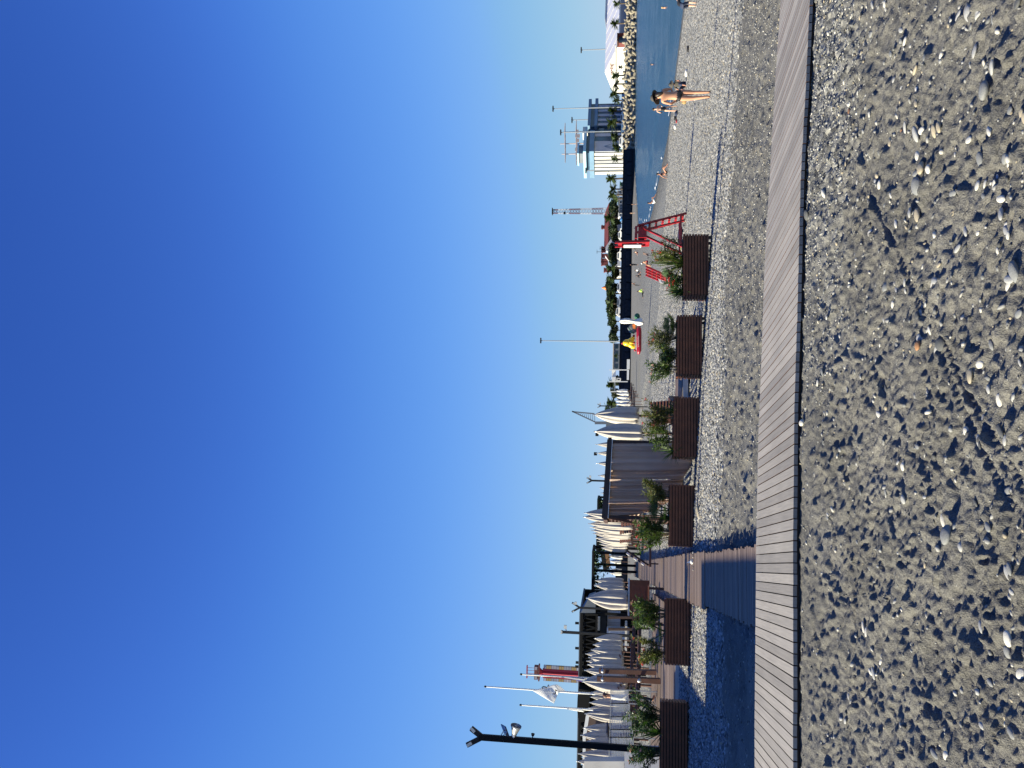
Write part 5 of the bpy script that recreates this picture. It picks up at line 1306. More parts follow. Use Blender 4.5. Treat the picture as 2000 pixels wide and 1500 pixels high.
# dark pergolas with hanging plants at the path end
def pergola(ya, yb, xt, xb, D, label, seed):
    a, c = at(xt, yb, D), at(xt, ya, D); zb = at(xb, ya, D)[2]; t = thing('pergola', label, 'pergola', (a[0], a[1], float(zbase(a[0], a[1])))); T = np.array(t.location); Wd = c[0] - a[0]; h = a[2] - T[2]; th_ = a[2] - zb
    b = MB(); b.box((Wd / 2, 1, h - th_ / 2), (Wd, 2.2, th_)); b.build('roof', M['black'], t)
    for x in (.1, Wd * .5, Wd - .1):
        for yy in (.1, 1.9): b = MB(); b.box((x, yy, (h - th_) / 2), (.14, .14, h - th_)); b.build('post', M['black'], t)
    n = 420; P = np.stack([rng.uniform(0, Wd, n), rng.uniform(-.1, .8, n), h - th_ - np.abs(rng.normal(0, .35, n)) * (1 + np.sin(rng.uniform(0, 6, n)))], -1); v, f = leaves_np(P, rng.normal(0, 1, (n, 3)), rng.uniform(.1, .22, n), rng.uniform(.04, .08, n)); npmesh('hanging_plants', v, f, M['leafd'], t)['kind'] = 'stuff'
pergola(1076, 1152, 1155, 1161, 52, 'black roofed pergola with hanging plants left of the path end', 1)
pergola(1044, 1082, 1164, 1171, 58, 'lower black pergola behind the receding row of parasols', 2)
pergola(975, 1000, 1166, 1171, 60, 'black pergola seen just above the cabana roof', 3)
q = at(1180, 1088, 56); b = MB(); b.prism([at(1172, 1078, 56), at(1190, 1078, 56), at(1190, 1112, 56), at(1178, 1112, 56)], (0, .4, 0)); tag(b.build('service_hut', M['dkgrey'], None, org=q), 'dark service hut at the far end of the path', 'hut')
b = MB(); b.bar(at(1185, 1079, 55), at(1189, 1106, 55), .25); tag(b.build('sign_board', M['lightwood'], None, org=q), 'pale wooden board fixed across the dark hut', 'board')
# ---------------------------------------------------------------- glass fence, showers, panels on the left
FD = 24.5
fz = {0: (1192, 1226), 1: (1191, 1230), 2: (1190, 1233), 3: (1190, 1236), 4: (1190, 1238), 5: (1190, 1240)}
ys = [1348, 1374, 1400, 1425, 1440, 1464, 1488]
t = thing('glass_fence', 'white metal railing with clear panes on the left deck', 'fence', at(1236, 1420, FD)); TF = np.array(t.location)
for i in range(len(ys) - 1):
    ya, yb = ys[i], ys[i + 1]; xa, xb = 1193 - .03 * (ya - 1348), 1227 + .11 * (ya - 1348); xb = min(xb, 1238)
    pts = [at(*q, FD) - TF for q in ((xa, ya), (xa, yb), (xb, yb), (xb, ya))]
    b = MB(); w = .022
    for k in range(4): b.bar(pts[k], pts[(k + 1) % 4], w)
    fr = b.build('frame', M['steel'], t)
    b = MB(); b.prism([q + np.array([0, .01, 0]) for q in pts], (0, .012, 0)); b.build('pane', M['pane'], fr)
    if i >= 2:
        b = MB()
        for k in range(1, 9): u = k / 9; b.bar(pts[0] * (1 - u) + pts[3] * u + (0, .05, 0), pts[1] * (1 - u) + pts[2] * u + (0, .05, 0), .012)
        b.build('horizontal_rail', M['whitecanvas'], fr)
    b = MB(); b.bar(pts[3], (pts[3][0], pts[3][1], float(zbase(*(TF + pts[3])[:2])) + .2 - TF[2]), .03); b.build('post', M['steel'], t)
t = thing('shower_posts', 'pair of tall brown timber posts of an open air shower with metal heads', 'shower', gnd(1290, 1325)); D = 21.0
TS = at(1288, 1325, D); t.location = Vector(TS)
for (xt, y0, xb, y1, w) in ((1170, 1310, 1282, 1313, 8), (1166, 1325, 1290, 1330, 9)):
    b = MB(); b.bar(at(xb, y1, D) - TS, at(xt, y0, D) - TS, px(w, D), .12, (0, 1, 0)); b.build('post', M['brownwood'], t)
for y in (1310, 1326):
    b = MB(); b.tube([at(1177, y - 10, D - .1) - TS, at(1177, y + 8, D - .1) - TS], .012, 6); b.ell(at(1177, y + 1, D - .12) - TS, (.05, .04, .05), 8, 6); b.build('shower_head', M['steel'], t)
b = MB(); b.ell(at(1249, 1329, D - .1) - TS, (.055, .03, .055), 12, 8); b.build('tap_plate', M['steel'], t)
b = MB(); b.prism([at(1141, 1487, 23), at(1141, 1530, 23), at(1219, 1530, 23), at(1219, 1487, 23)], (0, .3, 0)); tag(b.build('beige_board', M['offwhite'], None, org=at(1219, 1500, 23)), 'beige board at the left picture edge, above the grey panel', 'board')
b = MB(); b.prism([at(1220, 1464, 22.5), at(1220, 1530, 22.5), at(1287, 1530, 22.5), at(1287, 1466, 22.5)], (0, .3, 0)); tag(b.build('grey_panel', M['paleblue'], None, org=at(1287, 1500, 22.5)), 'pale grey panel behind the pink flowered oleander at the left edge', 'panel')
b = MB(); b.prism([at(1184, 1432, 27), at(1191, 1457, 27), at(1193, 1455, 27), at(1186, 1431, 27)], (0, .9, 0)); tag(b.build('blue_awning', M['navy'], None, org=at(1188, 1445, 27)), 'small dark blue awning above the glass fence', 'awning')
# ---------------------------------------------------------------- sun loungers
def lounger_src():
    t = thing('sun_lounger', 'x', 'sun lounger', (0, 0, -80))
    b = MB()
    for s in (-.3, .3): b.bar((-.95, s, .3), (.95, s, .3), .05, .07)
    b.box((.95, 0, .3), (.05, .65, .07)); b.box((-.95, 0, .3), (.05, .65, .07)); b.build('frame', M['darkwood'], t)
    for x in (-.8, .8):
        for s in (-.3, .3): b = MB(); b.box((x, s, .14), (.05, .05, .28)); b.build('leg', M['darkwood'], t)
    b = MB()
    for k in range(7): b.box((-.25 + k * .19, 0, .345), (.16, .58, .02))
    b.build('slats', M['brownwood'], t)
    b = MB()
    for k in range(6):
        u = k * .125; b.bar((-.35 - u * .75, -.29, .38 + u * .65), (-.35 - u * .75, .29, .38 + u * .65), .1, .02, (-.6, 0, .8))
    b.build('backrest', M['brownwood'], t)
    return t
LS = lounger_src(); first = True
def lounger(x, y, D, rz, label, group=None, dz=0):
    global first
    q = at(x, y, D); z = q[2] + dz
    o = dup(LS, (q[0], q[1], z), rz, None, label, group); return o
for i, (x, y, D, rz) in enumerate(((1268, 1280, 26, EA + .1), (1266, 1345, 26, EA), (1262, 1372, 27, EA), (1256, 1236, 29, EA), (1250, 1300, 31, EA), (1250, 1400, 28, EA))):
    lounger(x, y, D, rz, 'slatted lounger under parasols, ' + ('right of the wooden shower posts' if y < 1310 else 'left of the wooden shower posts') + ', %s one' % ['lowest', 'nearest', 'second nearest', 'far right', 'farthest', 'rearmost'][i], 'loungers on the left deck')
for i, (x, y, D) in enumerate(((1268, 1002, 24.5), (1254, 1022, 31), (1248, 1042, 36))):
    lounger(x, y, D, EA + 1.35, 'brown slatted sun lounger right of the path, %s from the cabana' % ORD[i], 'loungers right of the path')
lounger(1336, 803, 21.5, EA + 1.3, 'low brown slatted lounger half hidden behind the oleander with red pink flowers')
for i, (x, y, D) in enumerate(((1238, 766, 88), (1240, 774, 84), (1243, 782, 80), (1246, 790, 76))):
    lounger(x, y, D, EA, 'dark lounger beneath the far white parasols, %s from the right' % ORD[i], 'far dark loungers')
for c in list(LS.children): bpy.data.objects.remove(c)
bpy.data.objects.remove(LS)
# bar seats and the striped cushion beside the path
q = at(1262, 1100, 26); t = thing('reclining_chair', 'dark reclining chair with a black and white striped cushion beside the path', 'chair', (q[0] + .4, q[1], float(zbase(q[0], q[1])) + .25), EA)
b = MB(); b.bar((-.5, 0, .25), (.5, 0, .25), .06, .55, (0, 1, 0)); b.build('seat', M['brownwood'], t)
b = MB(); b.bar((-.45, 0, .3), (-.05, 0, .95), .06, .55, (0, 1, 0)); b.build('backrest', M['darkwood'], t)
for x in (-.4, .4):
    for s in (-.22, .22): b = MB(); b.box((x, s, .11), (.04, .04, .22)); b.build('leg', M['darkwood'], t)
b = MB()
for k in range(5): b.mi(k % 2).bar((-.42 + k * .07, 0, .42 + k * .115), (-.37 + k * .07, 0, .5 + k * .115), .1, .42, (0, 1, 0))
b.build('cushion', [M['white'], M['navy']], t)
q = at(1262, 1140, 24); t = thing('slatted_bench', 'low reddish slatted bench left of the path casting a comb shaped shadow', 'bench', (q[0] - .75, q[1], .22), EA)
b = MB()
for k in range(6): b.box((.1 + k * .01, .1 * k, .42 - .0 * k), (1.1, .06, .03))
b.build('seat', M['slat'], t)
b = MB()
for k in range(5): b.box((.1, .58, .5 + k * .09), (1.1, .03, .06))
b.build('backrest', M['slat'], t)
for x in (-.4, .6):
    for yy in (0, .55): b = MB(); b.box((x, yy, .2), (.06, .06, .44)); b.build('leg', M['darkwood'], t)
# white pole rack beside the path, brown bar block and posts
for i, (y, xt, xb, D) in enumerate(((1136, 1219, 1250, 27), (1141, 1219, 1252, 27), (1160, 1227, 1248, 25), (1170, 1227, 1252, 25), (1176, 1227, 1254, 25))):
    pass
q = at(1240, 1166, 30); t = thing('bar_counter', 'dark red slatted counter at the far left edge of the path', 'counter', (q[0], q[1], .4), EA)
b = MB(); b.box((0, 0, .35), (1.2, .5, .7)); b.build('body', M['slat'], t); b = MB(); b.box((0, 0, .73), (1.3, .6, .05)); b.build('top', M['steel'], t)
# paper scrap and pebbles on the path
q = gnd(1367, 1098); q[2] = .175
b = MB(); b.ell((0, 0, .03), (.05, .035, .03), 7, 5); b.add([(-.02, 0, .04), (.03, .02, .04), (-.03, .03, .13)], [(0, 1, 2)]); b.add([(0, -.02, .03), (.05, .0, .05), (.06, -.06, .08)], [(0, 1, 2)])
o = b.build('paper_scrap', M['white']); o.location = Vector(q); tag(o, 'crumpled white paper scrap lying on the sunny planks of the path', 'litter')
for i, y in enumerate((1080, 1085, 1089, 1108, 1114)):
    q = gnd(1368 - .2 * i, y); o = stone_at(q[0], q[1], .022, .016, i, 'white' if i % 2 == 0 else 'dark', ('white' if i % 2 == 0 else 'dark') + ' pebble on the planks in line with the paper scrap', 'pebbles on the path planks'); o.location.z = .19
q = gnd(1366, 1003); o = stone_at(q[0], q[1], .16, .07, EA, 'beige', 'flat beige stone lying in front of the planter beside the path')
# ---------------------------------------------------------------- red lifeguard chair and the fallen one
LD = 33.0
O3 = at(1333, 468, LD); O3[2] = float(zbase(O3[0], O3[1])) - .02; k_ = LD / FPX
t = thing('lifeguard_chair', 'tall red timber lifeguard chair with a ladder and a white board on its back', 'lifeguard chair', O3, EA)
def lg(x, y): return ((468 - y) * k_, (1333 - x) * k_)
def L2(x, y, d): a, z = lg(x, y); return (a, d, z)
for s in (-.34, .34):
    side = thing
    b = MB(); b.bar(L2(1335, 421, s), L2(1242, 446, s), .085, .07); b.build('ladder_rail' if s < 0 else 'ladder_rail', M['red'], t)
    b = MB(); b.bar(L2(1333, 492, s), L2(1256, 452, s), .085, .07); b.build('leg', M['red'], t)
    b = MB(); b.bar(L2(1324, 424, s), L2(1324, 489, s), .085, .07); b.build('base_beam', M['red'], t)
    b = MB(); b.bar(L2(1252, 449, s), L2(1310, 481, s * .96), .07, .05); b.build('brace', M['red'], t)
    b = MB(); b.bar(L2(1266, 475, s * .62), L2(1200, 477, s * .62), .085, .085); b.build('back_post', M['red'], t)
    b = MB(); b.bar(L2(1240, 447, s), L2(1240, 472, s), .07, .09); b.build('armrest', M['red'], t)
b = MB(); b.bar(L2(1330, 433, -.2), L2(1254, 452, -.2), .07, .06); b.build('ladder_rail', M['red'], t)
for k in range(7):
    u = (k + .6) / 7.5; a = np.array(L2(1335, 421, 0)) * (1 - u) + np.array(L2(1242, 446, 0)) * u; b = MB(); b.bar((a[0] - .04, -.34, a[2]), (a[0] - .04, .34, a[2]), .05, .09); b.build('rung', M['red'], t)
a, z0 = lg(1260, 446); c, z1 = lg(1242, 470)
b = MB(); b.box(((a + c) / 2, 0, z0 + .04), (a - c, .68, .08)); b.box(((a + c) / 2, -.30, (z0 + z1) / 2), (a - c - .02, .05, z1 - z0 - .1)); b.box(((a + c) / 2, .30, (z0 + z1) / 2), (a - c - .02, .05, z1 - z0 - .1)); b.build('seat', M['red'], t)
b = MB()
for k in range(5): zz_ = lg(1262 - 13 * k, 470)[1]; b.box((lg(0, 476)[0], 0, zz_), (.03, .36, .15))
b.build('backrest', M['red'], t)
b = MB(); q0, q1 = lg(1250, 477.5), lg(1217, 477.5); b.box((q0[0] - .07, 0, (q0[1] + q1[1]) / 2), (.03, .27, q1[1] - q0[1])); b.build('white_board', M['white'], t)
fd = 44.0; O4 = at(1300, 535, fd); t = thing('fallen_lifeguard_chair', 'red lifeguard chair lying tipped on the shingle with a marked white board', 'lifeguard chair', O4)
def fp(x, y, dz=0): return at(x, y, fd + dz) - O4
for i, (y0, y1) in enumerate(((520, 541), (526, 546), (531, 551), (537, 556))):
    b = MB(); b.bar(fp(1261, y0, .3 * i), fp(1303, y1 - 2, .3 * i), .13, .1); b.build('rail', M['red'], t)
for k in range(5):
    u = .1 + k * .2; b = MB(); b.bar(fp(1261 + 42 * u, 520 + 21 * u, .12), fp(1261 + 42 * u, 537 + 19 * u, 1.0), .1, .05); b.build('slat', M['red'], t)
b = MB(); b.prism([fp(1286, 545, -.15), fp(1299, 549, -.15), fp(1304, 556, -.15), fp(1289, 552, -.15)], (0, .05, 0)); wb = b.build('white_board', M['white'], t)
b = MB(); b.tube([fp(1291, 548, -.2), fp(1294, 551, -.2), fp(1297, 550, -.2), fp(1299, 553, -.2)], .03, 5); b.build('mark', M['navy'], wb)
b = MB(); b.bar(fp(1305, 528, -.3), fp(1308, 558, .6), .1); b.build('base_beam', M['red'], t)
# things lying under the red chair
q = gnd(1334, 462); b = MB(); b.ell((0, 0, .1), (.45, .2, .12), 10, 6); o = b.build('folded_sail', M['navy']); o.location = Vector(q); tag(o, 'dark blue folded cloth bundle under the red chair', 'bundle')
q = gnd(1332, 479); b = MB(); b.ell((0, 0, .06), (.36, .1, .06), 10, 6); o = b.build('rescue_board', mat('pale_yellow', (.7, .62, .2), .5)); o.location = Vector(q); tag(o, 'pale yellow rescue board lying under the left legs of the red chair', 'board')
# ---------------------------------------------------------------- inflatables, folded parasol, benches, pavilion on the far sand
ID = 88.0
O5 = at(1253, 660, ID); t = thing('inflatable_raft', 'long red inflatable raft with white lettering strokes on its side', 'raft', O5); k5 = ID / FPX
def ip(x, y, dz=0): return at(x, y, ID + dz) - O5
b = MB(); b.tube([ip(1247, 692), ip(1248, 684), ip(1248, 650), ip(1248, 642), ip(1246.5, 636)], [.1, .26, .27, .24, .1], 12); b.tube([ip(1247, 690, 1.3), ip(1248, 660, 1.3), ip(1247, 640, 1.3)], [.15, .26, .15], 10); b.build('hull', M['raft'], t, True)
b = MB()
for k in range(11):
    y = 657 + k * 2; b.bar(ip(1245.5, y, -.32), ip(1247.8, y + (.5 if k % 2 else -.4), -.32), .035, .03); 
    if k % 3: b.bar(ip(1245.5 + (k % 2) * 2.0, y, -.32), ip(1245.5 + (k % 2) * 2.0, y + 1.2, -.32), .03, .03)
b.build('lettering', M['white'], t)
b = MB(); b.box(ip(1243.5, 670, .5), (1.3, 1.0, .12)); b.build('deck_pad', M['whitecanvas'], t)
O6 = at(1242, 668, ID + .4); t = thing('banana_float', 'yellow inflatable banana float with red tips standing on the red raft', 'inflatable', O6)
def jp(x, y, dz=0): return at(x, y, ID + .4 + dz) - O6
b = MB(); b.tube([jp(1216, 670.5), jp(1218.5, 670), jp(1224, 669.5), jp(1229, 668.5), jp(1234, 664), jp(1238, 658.5)], [.08, .28, .38, .36, .30, .16], 12)
b.build('tube', M['yellow'], t, True)
b = MB(); b.tube([jp(1226, 670, -.1), jp(1231, 672.5, -.1), jp(1236, 676.5, -.1), jp(1240, 679, -.1)], [.26, .32, .28, .14], 12); b.build('tube', M['yellow'], t, True)
b = MB(); b.tube([jp(1229, 669, -.25), jp(1234, 669.5, -.25), jp(1238, 670, -.25)], [.2, .22, .12], 10); b.build('tube', M['yellow'], t, True)
for x, y, dz in ((1215.5, 670.5, 0), (1238, 656, 0), (1238.5, 669.5, -.3), (1240, 684, -.1)):
    b = MB(); b.ell(jp(x, y, dz), (.13, .13, .13), 10, 7); b.build('red_tip', M['red'], t, True)
O7 = at(1243, 645, ID + .6); t = thing('towable_ring', 'grey round towable with a green rim and an orange band leaning beside the folded parasol', 'inflatable', O7)
def kp(x, y, dz=0): return at(x, y, ID + .6 + dz) - O7
b = MB(); b.ell(kp(1236, 642), (.52, .32, .50), 16, 10); b.build('body', M['grey'], t, True)
b = MB(); b.tube([kp(1227.5, 639, -.1), kp(1230, 644, -.22), kp(1233.5, 648, -.22), kp(1238, 651.5, -.1)], .055, 8); b.build('green_rim', M['green'], t, True)
b = MB(); b.tube([kp(1226.5, 641, .1), kp(1230, 646.5, 0), kp(1234.5, 651, 0)], .06, 8); b.build('cream_rim', M['whitecanvas'], t, True)
b = MB(); b.prism([kp(1235, 634, -.36), kp(1241, 633, -.36), kp(1241, 643, -.36), kp(1236.5, 641, -.36)], (0, .1, 0)); b.build('orange_band', M['orange'], t)
O8 = at(1256, 628, ID); t = thing('folded_parasol', 'white parasol folded and tied in the middle beside the grey towable', 'parasol', O8)
def mp_(x, y, dz=0): return at(x, y, ID + dz) - O8
b = MB(); n = 30
prof = [(1210, 627.5, .05), (1213, 627.5, .2), (1220, 627, .27), (1228, 627, .26), (1235, 628, .2), (1238, 628.5, .14), (1241, 629, .22), (1247, 629, .36), (1252, 629, .40), (1255, 629.5, .34)]
base = 0
for i, (x, y, r_) in enumerate(prof):
    c = mp_(x, y)
    for k in range(n): a = 6.283 * k / n; rr_ = r_ * (1 + .18 * math.sin(a * 5 + i * .5)); b.v.append((c[0] + rr_ * math.cos(a), c[1] + rr_ * math.sin(a), c[2]))
for i in range(len(prof) - 1):
    for k in range(n): b.f.append((i * n + k, i * n + (k + 1) % n, (i + 1) * n + (k + 1) % n, (i + 1) * n + k)); b.m.append(0)
b.build('canopy', M['whitecanvas'], t, True)
b = MB(); b.tube([mp_(1258, 629.5), mp_(1209, 627.5)], .03, 6); b.build('pole', M['brownwood'], t)
b = MB(); b.ell((0, 0, .25), (.35, .3, .3), 8, 6); o = b.build('green_bag', M['green']); o.location = Vector(at(1249, 618, ID + .5)); tag(o, 'dark green bag on the ground right of the folded white parasol', 'bag')
def slabseat(ya, yb, xt, xb, D, label):
    q = at(xb, (ya + yb) / 2, D); w = px(yb - ya, D); h = px(xb - xt, D); t = thing('white_screen', label, 'screen', q)
    b = MB(); b.box((0, 0, h / 2), (w, .15, h)); b.build('panel', M['white'], t)
    b = MB(); b.box((-w / 2 + .1, .2, h * .3), (.1, .4, h * .6)); b.box((w / 2 - .1, .2, h * .3), (.1, .4, h * .6)); b.build('foot', M['dkgrey'], t)
slabseat(702, 721, 1224.5, 1230, 110, 'low white screen on the far sand, right one of two')
slabseat(722, 742, 1224.5, 1228.5, 108, 'low white screen on the far sand, left one of two')
O9 = at(1228, 733, 125); t = thing('beach_pavilion', 'white beach pavilion on thin posts with a small dark window', 'pavilion', O9)
def np_(x, y, dz=0): return at(x, y, 125 + dz) - O9
b = MB(); b.prism([np_(1195, 722), np_(1195, 745), np_(1202.5, 745), np_(1202.5, 722)], (0, 4, 0)); b.build('fascia', M['white'], t)
b = MB(); b.prism([np_(1203, 738, .3), np_(1203, 744.5, .3), np_(1212.5, 744.5, .3), np_(1212.5, 738, .3)], (0, 1.5, 0)); wl = b.build('cabin', M['white'], t)
b = MB(); b.prism([np_(1206, 740, .2), np_(1206, 742.5, .2), np_(1210.5, 742.5, .2), np_(1210.5, 740, .2)], (0, .05, 0)); b.build('window', M['glassd'], wl)
for y in (722.5, 745.5, 765):
    b = MB(); b.bar(np_(1190 if y < 750 else 1192, y, -.2), np_(1226, y, -.2), .14); b.build('post', M['white'], t)
b = MB(); b.prism([np_(1199, 745.5, .5), np_(1199, 765, .5), np_(1202, 765, .5), np_(1202, 745.5, .5)], (0, 3, 0)); b.build('pergola_roof', M['slate'], t)
# ---------------------------------------------------------------- people
def skinmesh(V, Ed, Rd, root=0, sub=1):
    me = bpy.data.meshes.new('body'); me.from_pydata([tuple(v) for v in V], Ed, []); o = bpy.data.objects.new('tmp', me); COL.objects.link(o)
    o.modifiers.new('s', 'SKIN')
    if not me.skin_vertices: 
        bm = bmesh.new(); bm.from_mesh(me); bm.verts.layers.skin.verify(); bm.to_mesh(me); bm.free()
    for i, r_ in enumerate(Rd):
        sv = me.skin_vertices[0].data[i]; sv.radius = r_ if hasattr(r_, '__len__') else (r_, r_); sv.use_root = (i == root)
    ss_ = o.modifiers.new('d', 'SUBSURF'); ss_.levels = sub; ss_.render_levels = sub
    dg = bpy.context.evaluated_depsgraph_get(); m2 = bpy.data.meshes.new_from_object(o.evaluated_get(dg)); bpy.data.objects.remove(o); bpy.data.meshes.remove(me); return m2
def person(loc, rz, label, J, skin='skin', h=1.0, wear=(), hair=('hair', 'bun'), hat=None, fingers=True, sub=2):
    """J: joints in metres for a 1.66 m figure facing -Y"""
    t = thing('person', label, 'person', loc, rz); t.scale = (h, h, h)
    V = []; E = []; Rr = []; id_ = {}
    def v(n, p, r_): id_[n] = len(V); V.append(p); Rr.append(r_)
    def e(a, c): E.append((id_[a], id_[c]))
    P = J; mid = lambda a, c, u=.5: tuple(np.array(a) * (1 - u) + np.array(c) * u)
    v('pelvis', P['pelvis'], (.125, .105)); v('waist', mid(P['pelvis'], P['chest'], .48), (.105, .085)); v('chest', P['chest'], (.13, .10)); v('nb', P['neck'], (.062, .058)); v('nk', mid(P['neck'], P['head'], .45), .05); v('hd', P['head'], (.082, .092))
    top = np.array(P['head']) + (np.array(P['head']) - np.array(P['neck'])) / np.linalg.norm(np.array(P['head']) - np.array(P['neck'])) * .09; v('ht', tuple(top), (.066, .075))
    for a, c in (('pelvis', 'waist'), ('waist', 'chest'), ('chest', 'nb'), ('nb', 'nk'), ('nk', 'hd'), ('hd', 'ht')): e(a, c)
    for s in 'lr':
        v('hip' + s, P['hip' + s], .09); v('kn' + s, P['knee' + s], .056); v('th' + s, mid(P['hip' + s], P['knee' + s]), .078); v('cf' + s, mid(P['knee' + s], P['ank' + s], .35), .052); v('an' + s, P['ank' + s], .034); v('to' + s, P['toe' + s], (.036, .022))
        for a, c in (('pelvis', 'hip' + s), ('hip' + s, 'th' + s), ('th' + s, 'kn' + s), ('kn' + s, 'cf' + s), ('cf' + s, 'an' + s), ('an' + s, 'to' + s)): e(a, c)
        v('sh' + s, P['sh' + s], .052); v('el' + s, P['elb' + s], .036); v('wr' + s, P['wri' + s], .025)
        d_ = np.array(P['wri' + s]) - np.array(P['elb' + s]); d_ = d_ / np.linalg.norm(d_); pm_ = np.array(P['wri' + s]) + d_ * .06; v('pa' + s, tuple(pm_), (.032, .016))
        for a, c in (('chest', 'sh' + s), ('sh' + s, 'el' + s), ('el' + s, 'wr' + s), ('wr' + s, 'pa' + s)): e(a, c)
    me = skinmesh(V, E, Rr, 0, sub)
    me.polygons.foreach_set('use_smooth', [True] * len(me.polygons)); me.materials.clear(); me.materials.append(M[skin])
    # fingers, joined into the one body mesh
    if fingers:
        bm = bmesh.new(); bm.from_mesh(me); fb = MB()
        for s in 'lr':
            d_ = Vector(P['wri' + s]) - Vector(P['elb' + s]); d_.normalize(); sx_ = d_.cross(Vector((0, 1, 0))); sx_ = sx_.normalized() if sx_.length > .1 else Vector((1, 0, 0)); nn = sx_.cross(d_); pm_ = Vector(P['wri' + s]) + d_ * .05
            for k, (o_, ln) in enumerate(((-.026, .06), (-.009, .072), (.009, .07), (.025, .055))):
                a = pm_ + sx_ * o_ + d_ * .02; fb.tube([a, a + d_ * (.025 + ln * .45) + nn * .004, a + d_ * (.025 + ln) + nn * .022], [.0095, .0085, .006], 6)
            a = pm_ - sx_ * .02; fb.tube([a - d_ * .015, a - sx_ * .024 + d_ * .012 + nn * .01, a - sx_ * .03 + d_ * .045 + nn * .018], [.011, .010, .007], 6)
        fm = bpy.data.meshes.new('f'); fm.from_pydata(fb.v, [], fb.f); bm.from_mesh(fm); bm.to_mesh(me); bm.free(); bpy.data.meshes.remove(fm)
    hd = Vector(P['head']); up = (hd - Vector(P['neck'])).normalized(); fw = Vector(P.get('face', (0, -1, 0))); fw = (fw - up * fw.dot(up)).normalized(); sd_ = fw.cross(up)
    bm = bmesh.new(); bm.from_mesh(me); fb = MB()                                     # nose and ears belong to the body mesh
    c = hd + up * .035 + fw * .085; fb.tube([c + up * .03, c + fw * .018 - up * .012, c - up * .018], [.007, .013, .008], 6)
    for s in (-1, 1): c = hd + up * .03 + sd_ * s * .084; fb.tube([c + up * .025, c + sd_ * s * .012 - fw * .01, c - up * .025], [.01, .014, .008], 6)
    fm = bpy.data.meshes.new('f'); fm.from_pydata(fb.v, [], fb.f); bm.from_mesh(fm); bm.to_mesh(me); bm.free(); bpy.data.meshes.remove(fm)
    body = bpy.data.objects.new('body', me); COL.objects.link(body); body.parent = t
    b = MB()
    for s in (-1, 1): b.ell(hd + up * .05 + fw * .083 + sd_ * s * .033, (.009, .009, .006), 6, 4)
    b.ell(hd - up * .022 + fw * .088, (.02, .008, .005), 6, 4)
    b.build('eyes_and_mouth', M['darkwood'], t)
    if hair:
        b = MB(); Mx = Matrix((sd_, -fw, up)).transposed(); n, m_ = 14, 9
        vs = []
        for i in range(m_ + 1):
            thh = (math.pi * .62) * i / m_
            for k in range(n):
                a = 6.283 * k / n; q = Vector((math.sin(thh) * math.cos(a) * .098, math.sin(thh) * math.sin(a) * .108, math.cos(thh) * .108))
                if q.y < -.045 and q.z < .05: q.y = -.05
                vs.append(hd + up * .055 + Mx @ q)
        b.add(vs, [(i * n + k, (i + 1) * n + k, (i + 1) * n + (k + 1) % n, i * n + (k + 1) % n) for i in range(m_) for k in range(n)])
        if hair[1] == 'bun': b.ell(hd + up * .1 - fw * .11, (.045, .045, .045), 8, 6)
        if hair[1] == 'long': b.tube([hd - fw * .07 + up * .03, hd - fw * .09 - up * .1, hd - fw * .10 - up * .24], [.07, .075, .03], 8)
        b.build('hair', M[hair[0]], t, True)
    if hat:
        b = MB(); Mx = Matrix((sd_, -fw, up)).transposed(); n = 22
        prof = [(.0, .125), (.06, .12), (.095, .085), (.105, .03), (.108, .02), (.15, .0), (.205, -.025), (.21, -.022)] if hat != 'cap' else [(0, .115), (.06, .105), (.1, .05), (.105, .02)]
        b.lathe(prof, n); b.v = [tuple(hd + up * .05 + Mx @ Vector((q[0] * 1.0, q[1], q[2] + .3 * (q[1] * .3 if hat != 'cap' else 0)))) for q in b.v]
        o = b.build('hat', M['hat' if hat != 'cap' else 'white'], t, True); sm = o.modifiers.new('felt', 'SOLIDIFY'); sm.thickness = .008
    for nm, mm, pred, off in wear:
        bm = bmesh.new(); bm.from_mesh(me); bm.normal_update(); kill = [f for f in bm.faces if not pred(f.calc_center_median())]; bmesh.ops.delete(bm, geom=kill, context='FACES')
        for v_ in bm.verts: v_.co += v_.normal * off
        m3 = bpy.data.meshes.new(nm); bm.to_mesh(m3); bm.free(); m3.materials.clear(); m3.materials.append(M[mm]); o = bpy.data.objects.new(nm, m3); COL.objects.link(o); o.parent = t
        sm = o.modifiers.new('cloth', 'SOLIDIFY'); sm.thickness = .006
    return t
STAND = dict(pelvis=(0, 0, .92), chest=(0, .01, 1.25), neck=(0, .015, 1.41), head=(0, -.015, 1.535), hipl=(.085, 0, .86), hipr=(-.085, 0, .86), kneel=(.09, -.01, .48), kneer=(-.09, -.01, .48), ankl=(.09, .03, .07), ankr=(-.09, .03, .07), toel=(.105, -.12, .025), toer=(-.105, -.12, .025),
             shl=(.165, .01, 1.375), shr=(-.165, .01, 1.375), elbl=(.23, .05, 1.11), elbr=(-.23, .05, 1.11), wril=(.22, -.07, .90), wrir=(-.22, -.07, .90))
SIT = dict(pelvis=(0, 0, .12), chest=(0, .10, .46), neck=(0, .12, .61), head=(0, .08, .735), hipl=(.09, -.02, .11), hipr=(-.09, -.02, .11), kneel=(.13, -.38, .40), kneer=(-.12, -.42, .34), ankl=(.12, -.62, .08), ankr=(-.12, -.74, .07), toel=(.12, -.76, .03), toer=(-.12, -.88, .05),
           shl=(.165, .11, .57), shr=(-.165, .11, .57), elbl=(.24, .26, .33), elbr=(-.24, .26, .33), wril=(.25, .34, .09), wrir=(-.25, .34, .09))
def J(base, **k): d = dict(base); d.update(k); return d
bott = lambda z0, z1, x=.2: (lambda c: z0 < c.z < z1 and abs(c.x) < x)
